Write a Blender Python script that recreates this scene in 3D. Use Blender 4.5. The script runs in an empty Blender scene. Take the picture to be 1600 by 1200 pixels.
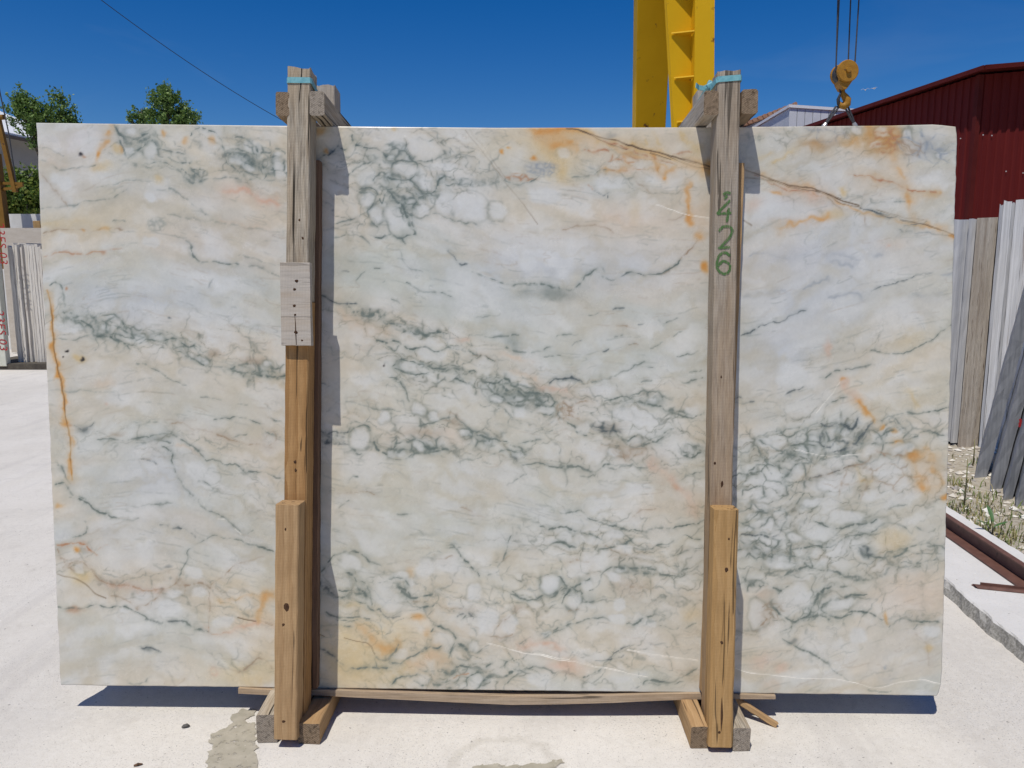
import bpy, bmesh, math, random
import numpy as np
from mathutils import Matrix, Vector
random.seed(7); rng = np.random.RandomState(11)
scene = bpy.context.scene; COLL = scene.collection
# ---------------------------------------------------------------- camera
PITCH = math.radians(8.3); CAMZ = 1.61; FPX = 1203.0
cam = bpy.data.cameras.new('camera'); cam.sensor_width = 36.0; cam.lens = FPX/1600*36; cam.clip_start = .05; cam.clip_end = 2000
cam_o = bpy.data.objects.new('camera', cam); COLL.objects.link(cam_o)
cam_o.location = (0, 0, CAMZ); cam_o.rotation_euler = (math.pi/2-PITCH, 0, 0); scene.camera = cam_o
# ---------------------------------------------------------------- sky, sun, exposure
SUN = Vector((.050, .100, -.239)).normalized()          # the way the light travels
elev = math.asin(-SUN.z); azim = math.atan2(-SUN.x, -SUN.y)
world = bpy.data.worlds.new('World'); scene.world = world; world.use_nodes = True
nt = world.node_tree; nt.nodes.clear()
sky = nt.nodes.new('ShaderNodeTexSky'); sky.sky_type = 'NISHITA'; sky.sun_disc = False
sky.sun_elevation = elev; sky.sun_rotation = azim; sky.altitude = 300; sky.air_density = 1.0; sky.dust_density = .0; sky.ozone_density = 5.0
# thin cirrus veils, the same everywhere in the sky
tc = nt.nodes.new('ShaderNodeTexCoord'); mp = nt.nodes.new('ShaderNodeMapping'); mp.inputs['Scale'].default_value = (1.2, 1.2, 5.0); mp.inputs['Location'].default_value = (2.35, .4, 1.3)
nz = nt.nodes.new('ShaderNodeTexNoise'); nz.inputs['Scale'].default_value = 2.6; nz.inputs['Detail'].default_value = 7; nz.inputs['Distortion'].default_value = .6
cr = nt.nodes.new('ShaderNodeValToRGB'); cr.color_ramp.elements[0].position = .60; cr.color_ramp.elements[1].position = .9
cr.color_ramp.elements[1].color = (.10, .10, .10, 1)
mx = nt.nodes.new('ShaderNodeMixRGB'); mx.inputs['Color2'].default_value = (4.6, 5.4, 6.4, 1)
bg = nt.nodes.new('ShaderNodeBackground'); bg.inputs['Strength'].default_value = .104
wo = nt.nodes.new('ShaderNodeOutputWorld')
L = nt.links.new
L(tc.outputs['Generated'], mp.inputs['Vector']); L(mp.outputs[0], nz.inputs['Vector']); L(nz.outputs['Fac'], cr.inputs['Fac'])
L(cr.outputs['Color'], mx.inputs['Fac']); hs_ = nt.nodes.new('ShaderNodeHueSaturation'); hs_.inputs['Saturation'].default_value = 1.40; hs_.inputs['Hue'].default_value = .512; L(sky.outputs[0], hs_.inputs['Color']); L(hs_.outputs[0], mx.inputs['Color1']); L(mx.outputs[0], bg.inputs['Color']); L(bg.outputs[0], wo.inputs['Surface'])
sl = bpy.data.lights.new('sun', 'SUN'); sl.energy = 4.9; sl.angle = math.radians(.53); sl.color = (1.0, .96, .895)
so = bpy.data.objects.new('sun', sl); COLL.objects.link(so); so.rotation_euler = SUN.to_track_quat('-Z', 'Y').to_euler(); so.location = (-5, -8, 20)
vs = scene.view_settings; vs.view_transform = 'Standard'; vs.look = 'None'; vs.exposure = -.38; vs.gamma = 1.0; vs.use_curve_mapping = False
scene.cycles.max_bounces = 8; scene.cycles.diffuse_bounces = 4
# ---------------------------------------------------------------- surveying helpers: a sight line from the photographer's eye
CP, SP = math.cos(PITCH), math.sin(PITCH); EYE = Vector((0, 0, CAMZ))
def ray(px, py):
    xc = (px-800)/FPX; yc = (600-py)/FPX
    return Vector((xc, CP+yc*SP, -SP+yc*CP))
def atY(px, py, Y):
    d = ray(px, py); return EYE+d*(Y/d.y)
def onZ(px, py, z):
    d = ray(px, py); return EYE+d*((z-CAMZ)/d.z)
# frame of the leaning bundle: x along the slab, y into it, z up the slab; origin in the middle of the front face
BM = Matrix.Translation((-.0610, 2.6935, CAMZ-.4993)) @ (Matrix.Rotation(-.014733, 4, 'Z') @ Matrix.Rotation(-.083506, 4, 'X') @ Matrix.Rotation(.001387, 4, 'Y'))
BMI = BM.inverted()
def BP(px, py, yl):
    e = BMI @ EYE; d = (BMI.to_3x3() @ ray(px, py)); return e+d*((yl-e.y)/d.y)
# ---------------------------------------------------------------- object helpers
def link(name, me, parent=None, m=None):
    o = bpy.data.objects.new(name, me); COLL.objects.link(o)
    if parent is not None: o.parent = parent
    setm(o, m)
    return o
ML = {}
def setm(o, m):
    if m is None: m = Matrix.Identity(4)
    o.matrix_basis = m; ML[o.name] = m.copy()
def empty(name, m=None):
    o = bpy.data.objects.new(name, None); COLL.objects.link(o); o.empty_display_size = .1
    setm(o, m)
    return o
def tag(o, label=None, cat=None, group=None, kind=None):
    if label: o['label'] = label
    if cat: o['category'] = cat
    if group: o['group'] = group
    if kind: o['kind'] = kind
    return o
class MB:
    def __init__(s): s.v = []; s.f = []
    def add(s, v, f):
        n = len(s.v); s.v += [tuple(p) for p in v]; s.f += [tuple(i+n for i in q) for q in f]
    def box(s, x0, x1, y0, y1, z0, z1, m=None):
        v = [Vector(p) for p in ((x0,y0,z0),(x1,y0,z0),(x1,y1,z0),(x0,y1,z0),(x0,y0,z1),(x1,y0,z1),(x1,y1,z1),(x0,y1,z1))]
        if m is not None: v = [m @ p for p in v]
        s.add(v, [(0,3,2,1),(4,5,6,7),(0,1,5,4),(1,2,6,5),(2,3,7,6),(3,0,4,7)])
    def prism(s, poly, d):           # poly: 3-D points of a flat face, d: vector of extrusion
        n = len(poly); d = Vector(d); a = [Vector(p) for p in poly]
        s.add(a+[p+d for p in a], [tuple(range(n))[::-1], tuple(range(n, 2*n))]+[(i, (i+1) % n, (i+1) % n+n, i+n) for i in range(n)])
    def tube(s, pts, r, n=8, cap=True):
        pts = [Vector(p) for p in pts]; k = len(pts); base = len(s.v)
        rr = r if isinstance(r, (list, tuple)) else [r]*k
        up = None
        for i, p in enumerate(pts):
            t = (pts[min(i+1, k-1)]-pts[max(i-1, 0)]).normalized()
            if up is None: up = t.orthogonal().normalized()
            up = (up-t*up.dot(t)).normalized(); w = t.cross(up)
            for j in range(n):
                a = 2*math.pi*j/n; s.v.append(tuple(p+(up*math.cos(a)+w*math.sin(a))*rr[i]))
        for i in range(k-1):
            for j in range(n):
                a = base+i*n+j; b = base+i*n+(j+1) % n; s.f.append((a, b, b+n, a+n))
        if cap:
            s.f.append(tuple(base+j for j in range(n))[::-1]); s.f.append(tuple(base+(k-1)*n+j for j in range(n)))
    def mesh(s, name, mat, smooth=False, bevel=0, seg=1):
        me = bpy.data.meshes.new(name); me.from_pydata(s.v, [], s.f)
        bm = bmesh.new(); bm.from_mesh(me); bmesh.ops.recalc_face_normals(bm, faces=bm.faces)
        if bevel: bmesh.ops.bevel(bm, geom=list(bm.edges), offset=bevel, segments=seg, profile=.6, affect='EDGES')
        bm.to_mesh(me); bm.free()
        if smooth: me.polygons.foreach_set('use_smooth', [True]*len(me.polygons))
        if mat: me.materials.append(mat)
        return me
def part(name, mb, mat, parent=None, **k): return link(name, mb.mesh(name, mat, **k), parent)
# ---------------------------------------------------------------- material helpers
class NT:
    def __init__(s, name):
        s.m = bpy.data.materials.new(name); s.m.use_nodes = True; s.t = s.m.node_tree
        s.b = s.t.nodes['Principled BSDF']; s.out = s.t.nodes['Material Output']
    def n(s, typ, **k):
        o = s.t.nodes.new('ShaderNode'+typ)
        for a, v in k.items():
            if hasattr(o, a): setattr(o, a, v)
            else: o.inputs[a.replace('_', ' ')].default_value = v
        return o
    def l(s, a, b): s.t.links.new(a, b)
    def co(s, scale=(1, 1, 1), kind='Object', rand=False, rot=(0, 0, 0)):
        tc = s.n('TexCoord'); mp = s.n('Mapping'); mp.inputs['Scale'].default_value = scale; mp.inputs['Rotation'].default_value = rot
        s.l(tc.outputs[kind], mp.inputs['Vector'])
        if rand:
            oi = s.n('ObjectInfo'); mu = s.n('VectorMath', operation='SCALE'); mu.inputs[0].default_value = (37., 53., 71.)
            s.l(oi.outputs['Random'], mu.inputs['Scale']); s.l(mu.outputs[0], mp.inputs['Location'])
        return mp.outputs[0]
    def noise(s, co, scale, detail=4, rough=.55, dist=0):
        o = s.n('TexNoise'); o.inputs['Scale'].default_value = scale; o.inputs['Detail'].default_value = detail
        o.inputs['Roughness'].default_value = rough; o.inputs['Distortion'].default_value = dist
        s.l(co, o.inputs['Vector']); return o.outputs['Fac']
    def ramp(s, fac, *st):
        o = s.n('ValToRGB'); e = o.color_ramp.elements
        while len(e) < len(st): e.new(.5)
        for q, (p, c) in zip(e, st):
            q.position = p; q.color = (c, c, c, 1) if not isinstance(c, tuple) else (*c, 1)
        s.l(fac, o.inputs['Fac']); return o.outputs['Color']
    def mix(s, fac, a, b, mode='MIX'):
        o = s.n('MixRGB', blend_type=mode)
        for q, v in (('Fac', fac), ('Color1', a), ('Color2', b)):
            if hasattr(v, 'links'): s.l(v, o.inputs[q])
            else: o.inputs[q].default_value = v if q == 'Fac' else (*v, 1)
        return o.outputs['Color']
    def math(s, op, a, b=0.0):
        o = s.n('Math', operation=op)
        for i, v in enumerate((a, b)):
            if hasattr(v, 'links'): s.l(v, o.inputs[i])
            else: o.inputs[i].default_value = v
        return o.outputs[0]
    def bump(s, h, strength=.3, dist=.002):
        o = s.n('Bump'); o.inputs['Strength'].default_value = strength; o.inputs['Distance'].default_value = dist
        s.l(h, o.inputs['Height']); s.l(o.outputs[0], s.b.inputs['Normal'])
    def done(s, col, rough=.7, spec=.4, metal=0):
        if hasattr(col, 'links'): s.l(col, s.b.inputs['Base Color'])
        else: s.b.inputs['Base Color'].default_value = (*col, 1)
        if hasattr(rough, 'links'): s.l(rough, s.b.inputs['Roughness'])
        else: s.b.inputs['Roughness'].default_value = rough
        s.b.inputs['Specular IOR Level'].default_value = spec; s.b.inputs['Metallic'].default_value = metal
        return s.m
def mottled(name, c1, c2, scale=8, rough=.8, spec=.3, stretch=(1, 1, 1), bump=.0, bdist=.003, spots=None, metal=0):
    t = NT(name); co = t.co(stretch, rand=True)
    c = t.mix(t.ramp(t.noise(co, scale, 6, .62), (.32, 0.), (.7, 1.)), c1, c2)
    if spots: c = t.mix(t.ramp(t.noise(co, spots[1], 3, .6), (spots[2], 0.), (spots[2]+.06, 1.)), c, spots[0])
    if bump: t.bump(t.noise(co, scale*4, 5, .65), bump, bdist)
    return t.done(c, rough, spec, metal)
def wood(name, light, dark, grey, greymix=0.0, fade=None, con=1.0):
    """sawn softwood: the grain runs along local z. greymix: how far the face has weathered; fade: (z0, z1) weathers upwards"""
    t = NT(name); co = t.co((1, 1, 1), rand=True); lo = t.co((1, 1, .055), rand=True); lo2 = t.co((1, 1, .16), rand=True)
    fib = t.noise(lo, 150, 4, .72, .3)                     # fibres
    ring = t.n('TexWave', wave_type='RINGS', rings_direction='Z', wave_profile='SAW'); t.l(lo2, ring.inputs['Vector'])
    ring.inputs['Scale'].default_value = 17; ring.inputs['Distortion'].default_value = 3.2; ring.inputs['Detail'].default_value = 3; ring.inputs['Detail Scale'].default_value = 2.2
    c = t.mix(t.ramp(ring.outputs['Fac'], (.2, .0), (1., .75)), light, dark)
    c = t.mix(t.math('MULTIPLY', t.ramp(fib, (.40, 0.), (.70, 1.)), .45), c, tuple(v*.55 for v in dark))
    c = t.mix(t.math('MULTIPLY', t.ramp(t.noise(co, 7, 5, .65), (.45, 0.), (.75, 1.)), .5), c, tuple(v*.8 for v in dark))
    # weathered grey skin
    g = t.mix(t.math('MULTIPLY', t.ramp(fib, (.40, 0.), (.70, 1.)), con), grey, tuple(v*.46 for v in grey))
    g = t.mix(t.math('MULTIPLY', t.ramp(t.noise(lo2, 26, 5, .6, .4), (.4, 0.), (.7, 1.)), .5), g, tuple(v*q for v, q in zip(grey, (.8, .66, .5))))
    wn = t.ramp(t.noise(lo2, 11, 4, .6), (.3, 0.), (.72, 1.))
    if fade:
        sx = t.n('SeparateXYZ'); tcn = t.n('TexCoord'); t.l(tcn.outputs['Object'], sx.inputs[0])
        mr = t.n('MapRange'); mr.inputs['From Min'].default_value = fade[0]; mr.inputs['From Max'].default_value = fade[1]; t.l(sx.outputs['Z'], mr.inputs['Value'])
        fac = t.math('ADD', t.math('MULTIPLY', mr.outputs[0], .92), t.math('MULTIPLY', wn, .25)); fac = t.math('MINIMUM', fac, 1.0)
    else:
        fac = t.math('MINIMUM', t.math('ADD', t.math('MULTIPLY', wn, .45*min(1, greymix*3)), greymix*.85), 1.0)
    c = t.mix(fac, c, g)
    # saw marks across, drying cracks along
    saw = t.n('TexWave', wave_type='BANDS', bands_direction='Z'); t.l(co, saw.inputs['Vector'])
    saw.inputs['Scale'].default_value = 62; saw.inputs['Distortion'].default_value = 1.3; saw.inputs['Detail'].default_value = 2; saw.inputs['Detail Scale'].default_value = 3
    c = t.mix(t.math('MULTIPLY', t.ramp(saw.outputs['Fac'], (.05, 1.), (.3, 0.)), .22), c, tuple(v*.5 for v in dark))
    crk = t.ramp(t.noise(t.co((1, 1, .035), rand=True), 55, 2, .5, .7), (.635, 0.), (.665, 1.))
    c = t.mix(t.math('MULTIPLY', crk, .7*con), c, (.02, .015, .01))
    h = t.math('ADD', t.math('MULTIPLY', fib, .6), t.math('ADD', t.math('MULTIPLY', saw.outputs['Fac'], .18), t.math('MULTIPLY', crk, -1.2)))
    t.bump(h, .55, .0016)
    return t.done(c, .82, .18)
# ---------------------------------------------------------------- marble figure
# The veining of the stone, written down as strokes, clasts, breccia fields and stains.
# Numbers are a map of the slab face: each block has an origin and a scale in map units.
_T = {}
def _lat(seed):
    if seed not in _T:
        _T[seed] = np.random.RandomState(seed).rand(256, 256).astype(np.float32)
    return _T[seed]
def vnoise(x, y, seed):
    t = _lat(seed)
    xi = np.floor(x).astype(np.int64); yi = np.floor(y).astype(np.int64)
    fx = (x - xi).astype(np.float32); fy = (y - yi).astype(np.float32)
    fx = fx*fx*fx*(fx*(fx*6-15)+10); fy = fy*fy*fy*(fy*(fy*6-15)+10)
    x0 = xi & 255; x1 = (xi+1) & 255; y0 = yi & 255; y1 = (yi+1) & 255
    a = t[y0, x0]; b = t[y0, x1]; c = t[y1, x0]; d = t[y1, x1]
    return (a+(b-a)*fx)*(1-fy) + (c+(d-c)*fx)*fy
def fbm(x, y, seed, octs=4, gain=0.5):
    s = 0; a = 1; n = 0
    for o in range(octs):
        s = s + a*vnoise(x*2**o+o*17.3, y*2**o+o*9.1, seed+o); n += a; a *= gain
    return s/n
def worley(x, y, seed):
    tx, ty = _lat(seed+500), _lat(seed+600)
    xi = np.floor(x).astype(np.int64); yi = np.floor(y).astype(np.int64)
    f1 = np.full(x.shape, 9., np.float32); f2 = f1.copy()
    for dj in (-1, 0, 1):
        for di in (-1, 0, 1):
            cx = xi+di; cy = yi+dj
            dx = cx + tx[cy & 255, cx & 255] - x; dy = cy + ty[cy & 255, cx & 255] - y
            d = (dx*dx+dy*dy).astype(np.float32)
            f2 = np.minimum(f2, np.maximum(f1, d)); f1 = np.minimum(f1, d)
    return np.sqrt(f1), np.sqrt(f2)
COL = dict(g=(92,105,101), k=(70,82,86), o=(198,140,68), O=(184,138,74), b=(146,128,108), p=(206,184,162),
           s=(200,166,146), r=(168,122,90), y=(198,174,124), i=(174,124,56), w=(236,236,232), d=(98,80,56), q=(136,146,158), K=(48,44,42), c=(204,210,216))
WASH = [
 (230,480,170,60,(186,193,201),.85),(330,420,70,40,(188,194,200),.5),(300,640,160,50,(180,187,186),.6),(240,740,90,50,(180,186,196),.7),(130,215,70,35,(200,198,202),.8),
 (120,295,60,40,(200,200,204),.7),(330,235,130,40,(208,196,170),.75),(250,265,160,25,(186,184,170),.6),(190,340,170,35,(196,188,166),.7),(350,300,90,30,(200,188,172),.6),
 (340,370,110,40,(198,188,178),.6),(140,350,80,50,(202,190,168),.5),(140,600,70,60,(190,188,180),.6),(230,830,120,50,(184,189,192),.7),(330,880,70,40,(184,190,190),.6),
 (150,930,90,40,(200,190,172),.7),(380,950,60,60,(204,190,162),.8),(180,1020,130,45,(182,184,178),.8),(390,1050,60,25,(206,190,150),.8),(300,930,70,30,(200,196,186),.5),
 (560,225,100,40,(208,200,184),.8),(700,230,110,40,(206,202,192),.7),(860,230,90,40,(208,190,152),.7),(640,310,60,50,(196,202,208),.5),(740,320,90,40,(196,201,207),.8),(840,330,110,30,(208,200,182),.8),
 (580,420,80,60,(186,192,186),.7),(700,450,110,60,(182,189,186),.7),(840,410,110,50,(186,193,203),.9),(1010,350,100,40,(200,196,190),.5),(1000,410,120,40,(186,193,202),.8),(1060,330,50,90,(206,194,176),.7),
 (1000,240,110,40,(206,194,176),.5),(560,520,70,40,(204,194,180),.7),(580,600,110,50,(192,190,178),.6),(760,560,120,40,(196,196,188),.5),(720,640,120,60,(200,196,184),.6),(860,500,120,50,(184,190,188),.6),
 (1000,540,140,60,(184,191,190),.7),(900,640,90,40,(202,194,182),.6),(1000,640,80,30,(192,197,198),.6),(950,720,120,40,(200,194,182),.6),(640,760,180,50,(188,190,180),.7),(760,740,70,20,(190,195,197),.6),
 (620,850,150,50,(188,191,184),.7),(880,840,80,40,(186,192,196),.6),(560,900,50,30,(196,199,196),.5),(560,1010,90,60,(208,192,150),.85),(640,940,100,50,(202,192,172),.7),(850,920,120,50,(192,192,176),.6),
 (960,880,110,60,(196,194,182),.6),(1010,960,120,40,(188,192,190),.6),(760,990,90,50,(202,190,172),.6),(900,1030,110,40,(196,192,180),.5),(1050,800,60,50,(196,192,180),.5),
 (1240,240,110,30,(198,198,196),.6),(1300,290,120,30,(194,197,196),.6),(1230,330,90,25,(194,199,208),.9),(1400,290,90,60,(200,192,178),.6),(1300,400,160,50,(190,196,206),.9),(1250,480,120,60,(188,195,204),.9),
 (1220,560,90,60,(186,194,205),.9),(1420,420,90,50,(200,196,186),.6),(1400,520,90,40,(200,194,182),.7),(1400,600,100,50,(204,198,182),.8),(1280,620,90,35,(196,196,190),.5),(1230,650,90,30,(186,192,192),.7),
 (1300,740,100,40,(188,194,200),.6),(1200,760,60,50,(190,194,188),.5),(1400,740,80,40,(202,196,184),.6),(1420,840,80,60,(198,194,180),.7),(1430,920,80,50,(202,192,178),.8),(1310,860,90,30,(190,195,198),.5),
 (1260,930,60,50,(196,200,200),.6),(1330,1000,130,40,(192,195,192),.6),(1200,1020,60,50,(198,192,180),.5),(1440,1000,60,60,(196,192,184),.6)]
def S(w, t, a, *xy): return ('S', list(zip(xy[::2], xy[1::2])), w, t, a)
def Cl(x, y, rx, ry, ang=0, ring=0): return ('C', x, y, rx, ry, ang, ring)
def N(x, y, rx, ry, ang, cell, a, t='g'): return ('N', x, y, rx, ry, ang, cell, a, t)
def P(x, y, rx, ry, t, a): return ('P', x, y, rx, ry, t, a)
BLOCKS = [
(50,180,4,[S(5,'g',.35,35,213,110,212,185,245),S(6,'g',.5,40,288,90,300,140,325,200,335,300,325,400,312),S(20,'p',.4,100,300,200,320,300,322),
 S(14,'o',.4,490,60,480,130,450,190,410,240,400,300),P(465,125,20,16,'o',.9),P(405,255,12,22,'o',.9),P(550,212,17,20,'o',.95),P(515,220,30,28,'y',.8),P(835,115,16,20,'o',.9),P(460,180,16,14,'o',.6),P(790,400,30,25,'y',.6),
 P(440,330,60,28,'y',.7),P(960,160,14,20,'o',.6),P(293,242,14,12,'K',1.2),P(315,257,16,9,'r',.8),P(1115,150,20,30,'o',.5),
 S(30,'g',.85,510,70,560,130,620,165,700,155,765,120),S(22,'g',.7,570,120,650,140,740,115),S(7,'g',.85,540,140,575,200,600,265),S(9,'g',.6,600,270,640,235,680,215,715,175),Cl(755,218,46,50,20,.8),Cl(610,215,40,25,0,.3),Cl(615,95,36,18,0,.3),
 S(9,'g',.75,760,155,800,200,805,250,870,270,920,300,985,290,990,330,1040,350,1060,390),S(5,'g',.5,800,195,880,225,950,245),
 S(14,'g',.55,630,310,700,295,790,295,870,320,940,370,1000,410,1060,420),S(12,'g',.42,700,320,800,320,900,355,960,395),S(10,'g',.6,940,340,1000,390,1060,410,1090,350),N(1030,370,65,50,20,38,.9),
 S(5,'g',.45,1060,415,1150,405,1250,395,1330,410,1400,380),S(9,'g',.7,990,130,1010,90,1060,80,1130,100,1170,130,1190,200,1210,260,1280,240,1350,260,1420,290,1460,360,1450,390),
 N(1400,270,220,80,20,52,.95),Cl(1290,285,58,42,20,.5),Cl(1345,325,40,28,20,.4),Cl(1540,345,70,45,0,.4),Cl(1360,195,60,48,30,.3),Cl(1520,255,34,26,0,.6),S(22,'g',.7,1210,240,1300,255,1390,300,1440,350),
 S(15,'g',.8,1270,130,1330,130,1380,180,1400,220,1480,230,1540,215,1585,250),S(7,'g',.55,1300,360,1370,370,1440,400,1530,400,1585,410),S(7,'g',.6,1210,300,1270,350,1310,390),
 S(13,'s',.85,1200,470,1300,465,1390,490,1440,525,1545,548),S(8,'g',.35,60,580,130,575,250,560,370,540,470,540,550,490,590,460),S(8,'g',.35,400,460,480,440,570,405,650,405,720,430),S(10,'g',.38,780,470,870,465,950,510,1030,570,1100,610),
 N(790,680,75,60,0,26,.32),S(6,'b',.6,70,750,130,725,220,715,320,712,440,700,560,710),P(320,712,14,10,'o',.7),P(455,705,26,10,'o',.6),S(8,'r',.5,80,885,180,860,240,870,350,855,440,850,560,830),P(440,852,22,12,'r',.7),P(195,860,20,10,'r',.5),
 S(8,'g',.62,870,750,930,765,980,810,1010,870,1070,905,1150,910,1260,925,1380,950,1470,980,1545,1005),S(6,'g',.3,1280,870,1360,890,1440,930,1545,945),S(16,'g',.22,850,610,1000,640,1150,660,1300,690,1560,740),
 S(4,'b',.4,60,380,150,480,230,570),S(22,'y',.4,60,680,200,670,330,640,460,690),S(6,'g',.5,500,655,570,665),S(9,'g',.55,110,1060,150,1050,185,1100,205,1150,215,1200),P(218,1095,12,10,'r',1.),S(7,'k',.4,1110,1080,1140,1040,1180,1020),
 S(8,'b',.3,1500,760,1590,775),S(12,'p',.5,1180,640,1350,690,1500,720),Cl(1200,1060,80,60,0,0),Cl(180,410,80,50,30,0),Cl(740,510,50,30,30,0),Cl(360,190,80,60,0,0),Cl(740,790,60,40,0,0)]),
(50,480,4,[S(7,'i',1.,90,-110,105,-60,115,10,130,120,135,240,150,330,175,450,195,560,205,650,220,720,235,800,240,880,243,960,255,1080),S(9,'o',.8,90,-110,105,-60,115,10,130,120,135,240,150,330,175,450,195,560,205,650,220,720,235,800,240,880,243,960,255,1080),S(3,'d',.5,105,-50,120,40,133,140,138,250,155,350,180,460,200,570,212,680,225,760,237,840,242,960),
 P(133,250,17,25,'o',1),P(160,440,22,18,'o',1),P(215,728,26,24,'o',1),P(245,740,18,10,'r',.6),
 S(10,'g',.75,205,30,290,50,350,70,420,60,490,45,540,75,580,130),S(13,'g',.75,220,60,300,80,380,130,400,180,480,185,550,210,600,260),S(8,'g',.65,410,80,480,120,560,140,640,165,720,190,800,165),S(8,'g',.55,560,225,650,240,720,200,790,215),N(470,130,290,85,15,60,.8),
 Cl(490,65,36,22,10,.5),Cl(450,130,30,20,10,.4),Cl(780,190,48,24,0,.5),Cl(670,190,50,26,10,.4),Cl(250,120,90,40,10,0),
 S(10,'g',.75,830,210,900,200,960,240,1040,245,1070,270),S(6,'g',.55,840,150,900,190,1000,210,1060,240),S(9,'g',.65,920,280,980,310,1040,350,1110,380,1200,375,1260,390),S(8,'g',.55,880,240,960,280,1000,330,1060,290,1110,340),P(1140,280,50,25,'b',.5),Cl(1065,330,45,24,20,.5),N(980,270,150,70,22,50,.6),
 S(8,'g',.65,1190,390,1260,385,1320,370,1380,365,1440,400,1500,385,1570,365),S(9,'g',.75,1250,400,1340,420,1420,425,1500,435,1575,430),N(1380,390,200,45,0,48,.75),P(1380,340,70,25,'b',.6),Cl(1470,355,30,20,0,.5),
 S(6,'g',.45,660,350,730,365,800,400,870,445,960,490),S(6,'g',.28,120,510,250,520,330,520,520,535),S(6,'g',.35,130,200,250,205,380,180,410,220,400,270),S(12,'k',.45,270,740,310,770,360,750,390,720),P(330,770,40,28,'k',.3),
 S(6,'g',.65,410,830,480,825,540,830,570,840),P(520,790,40,16,'b',.5),S(10,'g',.6,600,830,680,820,750,800,820,790,900,820,960,850,1040,900,1080,940),S(8,'g',.55,640,855,710,850,780,830,860,850),P(770,830,90,25,'g',.35),
 S(9,'g',.65,820,870,870,910,870,970,890,1030,920,1090,980,1140,1050,1200),S(7,'b',.55,860,735,930,725,990,760,1080,770,1160,800,1240,830,1330,850,1420,860,1480,880),
 S(8,'g',.58,1130,700,1200,690,1290,685,1360,710,1420,740,1440,780,1480,800,1550,820),S(6,'b',.5,1450,830,1480,790,1520,800,1510,850,1470,870),S(7,'g',.62,1090,950,1170,955,1230,980,1300,1000,1370,1030,1450,1040,1560,1060),
 S(8,'k',.45,690,960,750,970,785,990),P(720,965,40,12,'b',.4),S(13,'g',.8,150,1110,210,1105,240,1140,270,1180,330,1210),S(8,'g',.5,150,970,190,1010,220,1060,245,1110),
 S(6,'g',.4,1050,560,1120,570,1180,575),S(6,'g',.4,1280,600,1340,605),S(6,'g',.35,640,720,700,715,780,710),S(7,'g',.6,1480,690,1510,715,1560,720),S(8,'g',.5,1280,810,1340,790),S(6,'g',.45,1040,1080,1090,1085,1140,1130),
 P(230,287,6,6,'K',1.2),P(203,330,5,5,'K',1.1),P(290,330,30,22,'y',.8),P(303,328,8,11,'K',1.2),P(870,90,10,6,'k',.8),P(440,610,16,16,'s',.4),P(440,480,70,25,'p',.4),S(8,'p',.5,900,870,1000,900,1060,930)]),
(50,780,4,[S(12,'g',.75,250,-10,340,30,390,70,450,80,530,105),S(6,'g',.45,520,105,600,125,660,120),S(8,'g',.4,600,30,700,40,800,35,880,30),S(7,'g',.5,1030,0,1090,45,1150,90,1230,130,1290,180,1330,205,1390,190),S(6,'w',.5,1160,120,1200,125),S(6,'w',.5,1270,180,1310,215),
 S(8,'k',.75,805,165,870,180,930,190,1000,210,1025,235),S(8,'g',.75,1270,240,1330,255,1400,290,1460,315,1510,335),S(6,'g',.5,1270,240,1200,235,1130,220,1080,260,1020,290,975,320,970,380,940,450,920,510),S(5,'g',.55,330,130,340,180,310,220,260,225),
 P(190,40,25,14,'o',.7),S(9,'r',.7,160,280,240,270,310,265,350,300,410,345),P(285,293,24,20,'o',1),S(7,'r',.35,410,310,480,285),
 S(9,'b',.8,160,310,180,370,240,385,310,400,350,430,400,480,460,515,540,530,640,550,720,575,780,565,820,560,880,535,910,515,960,545,1050,535,1120,550),S(7,'d',.55,160,470,220,490,300,510,350,545,400,590,460,620),P(320,490,80,45,'y',.8),N(260,420,70,40,20,60,.7,'b'),
 S(10,'s',.4,460,520,640,555,780,575,830,555),S(10,'b',.55,480,600,560,610,620,650,660,690),S(6,'b',.55,660,680,720,650,790,600,820,565),P(800,575,16,10,'k',.6),P(910,515,20,16,'b',.5),
 S(7,'g',.7,165,680,240,690,310,695,370,670,470,680,580,685,640,700,720,740,800,770,880,770,950,765,1000,790,1080,820,1120,825),P(275,705,38,20,'r',.9),S(10,'k',.6,700,740,800,775,880,770,940,770),S(18,'g',.55,950,765,1010,800,1090,825),
 S(10,'s',.65,1100,800,1140,825,1220,815,1300,790,1400,775,1500,770),S(6,'r',.4,1110,790,1130,830,1240,815),S(14,'o',.5,1500,580,1460,620,1440,690,1425,750),P(1475,600,35,45,'o',.5),S(10,'o',.35,1190,630,1280,605,1400,595),
 S(5,'d',.75,1285,740,1340,752,1400,765),S(5,'d',.75,1460,770,1505,785),S(9,'k',.65,680,930,720,920,760,935,800,950),P(710,935,30,14,'k',.4),S(6,'b',.5,1120,530,1200,460,1280,400,1360,370,1440,360),S(6,'b',.4,950,540,955,600),S(6,'b',.35,1115,580,1115,680,1110,800),
 S(7,'g',.4,600,1140,680,1140,740,1110),S(6,'b',.45,820,1140,850,1160,910,1150,940,1110),S(8,'s',.55,1115,1085,1135,1068,1157,1085,1150,1110,1125,1110),S(10,'b',.5,1280,1080,1350,1040,1420,990,1480,1020,1500,1060),P(1420,1130,120,50,'y',.5),P(840,440,22,12,'k',.45),
 Cl(850,690,85,65,0,0),Cl(300,445,40,38,0,.4),Cl(880,590,60,35,-10,.2),Cl(690,600,50,25,10,.2),Cl(1030,590,60,35,0,.2),Cl(1000,470,60,50,0,0),Cl(1200,760,70,35,-10,0),Cl(580,700,40,18,0,0)]),
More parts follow.
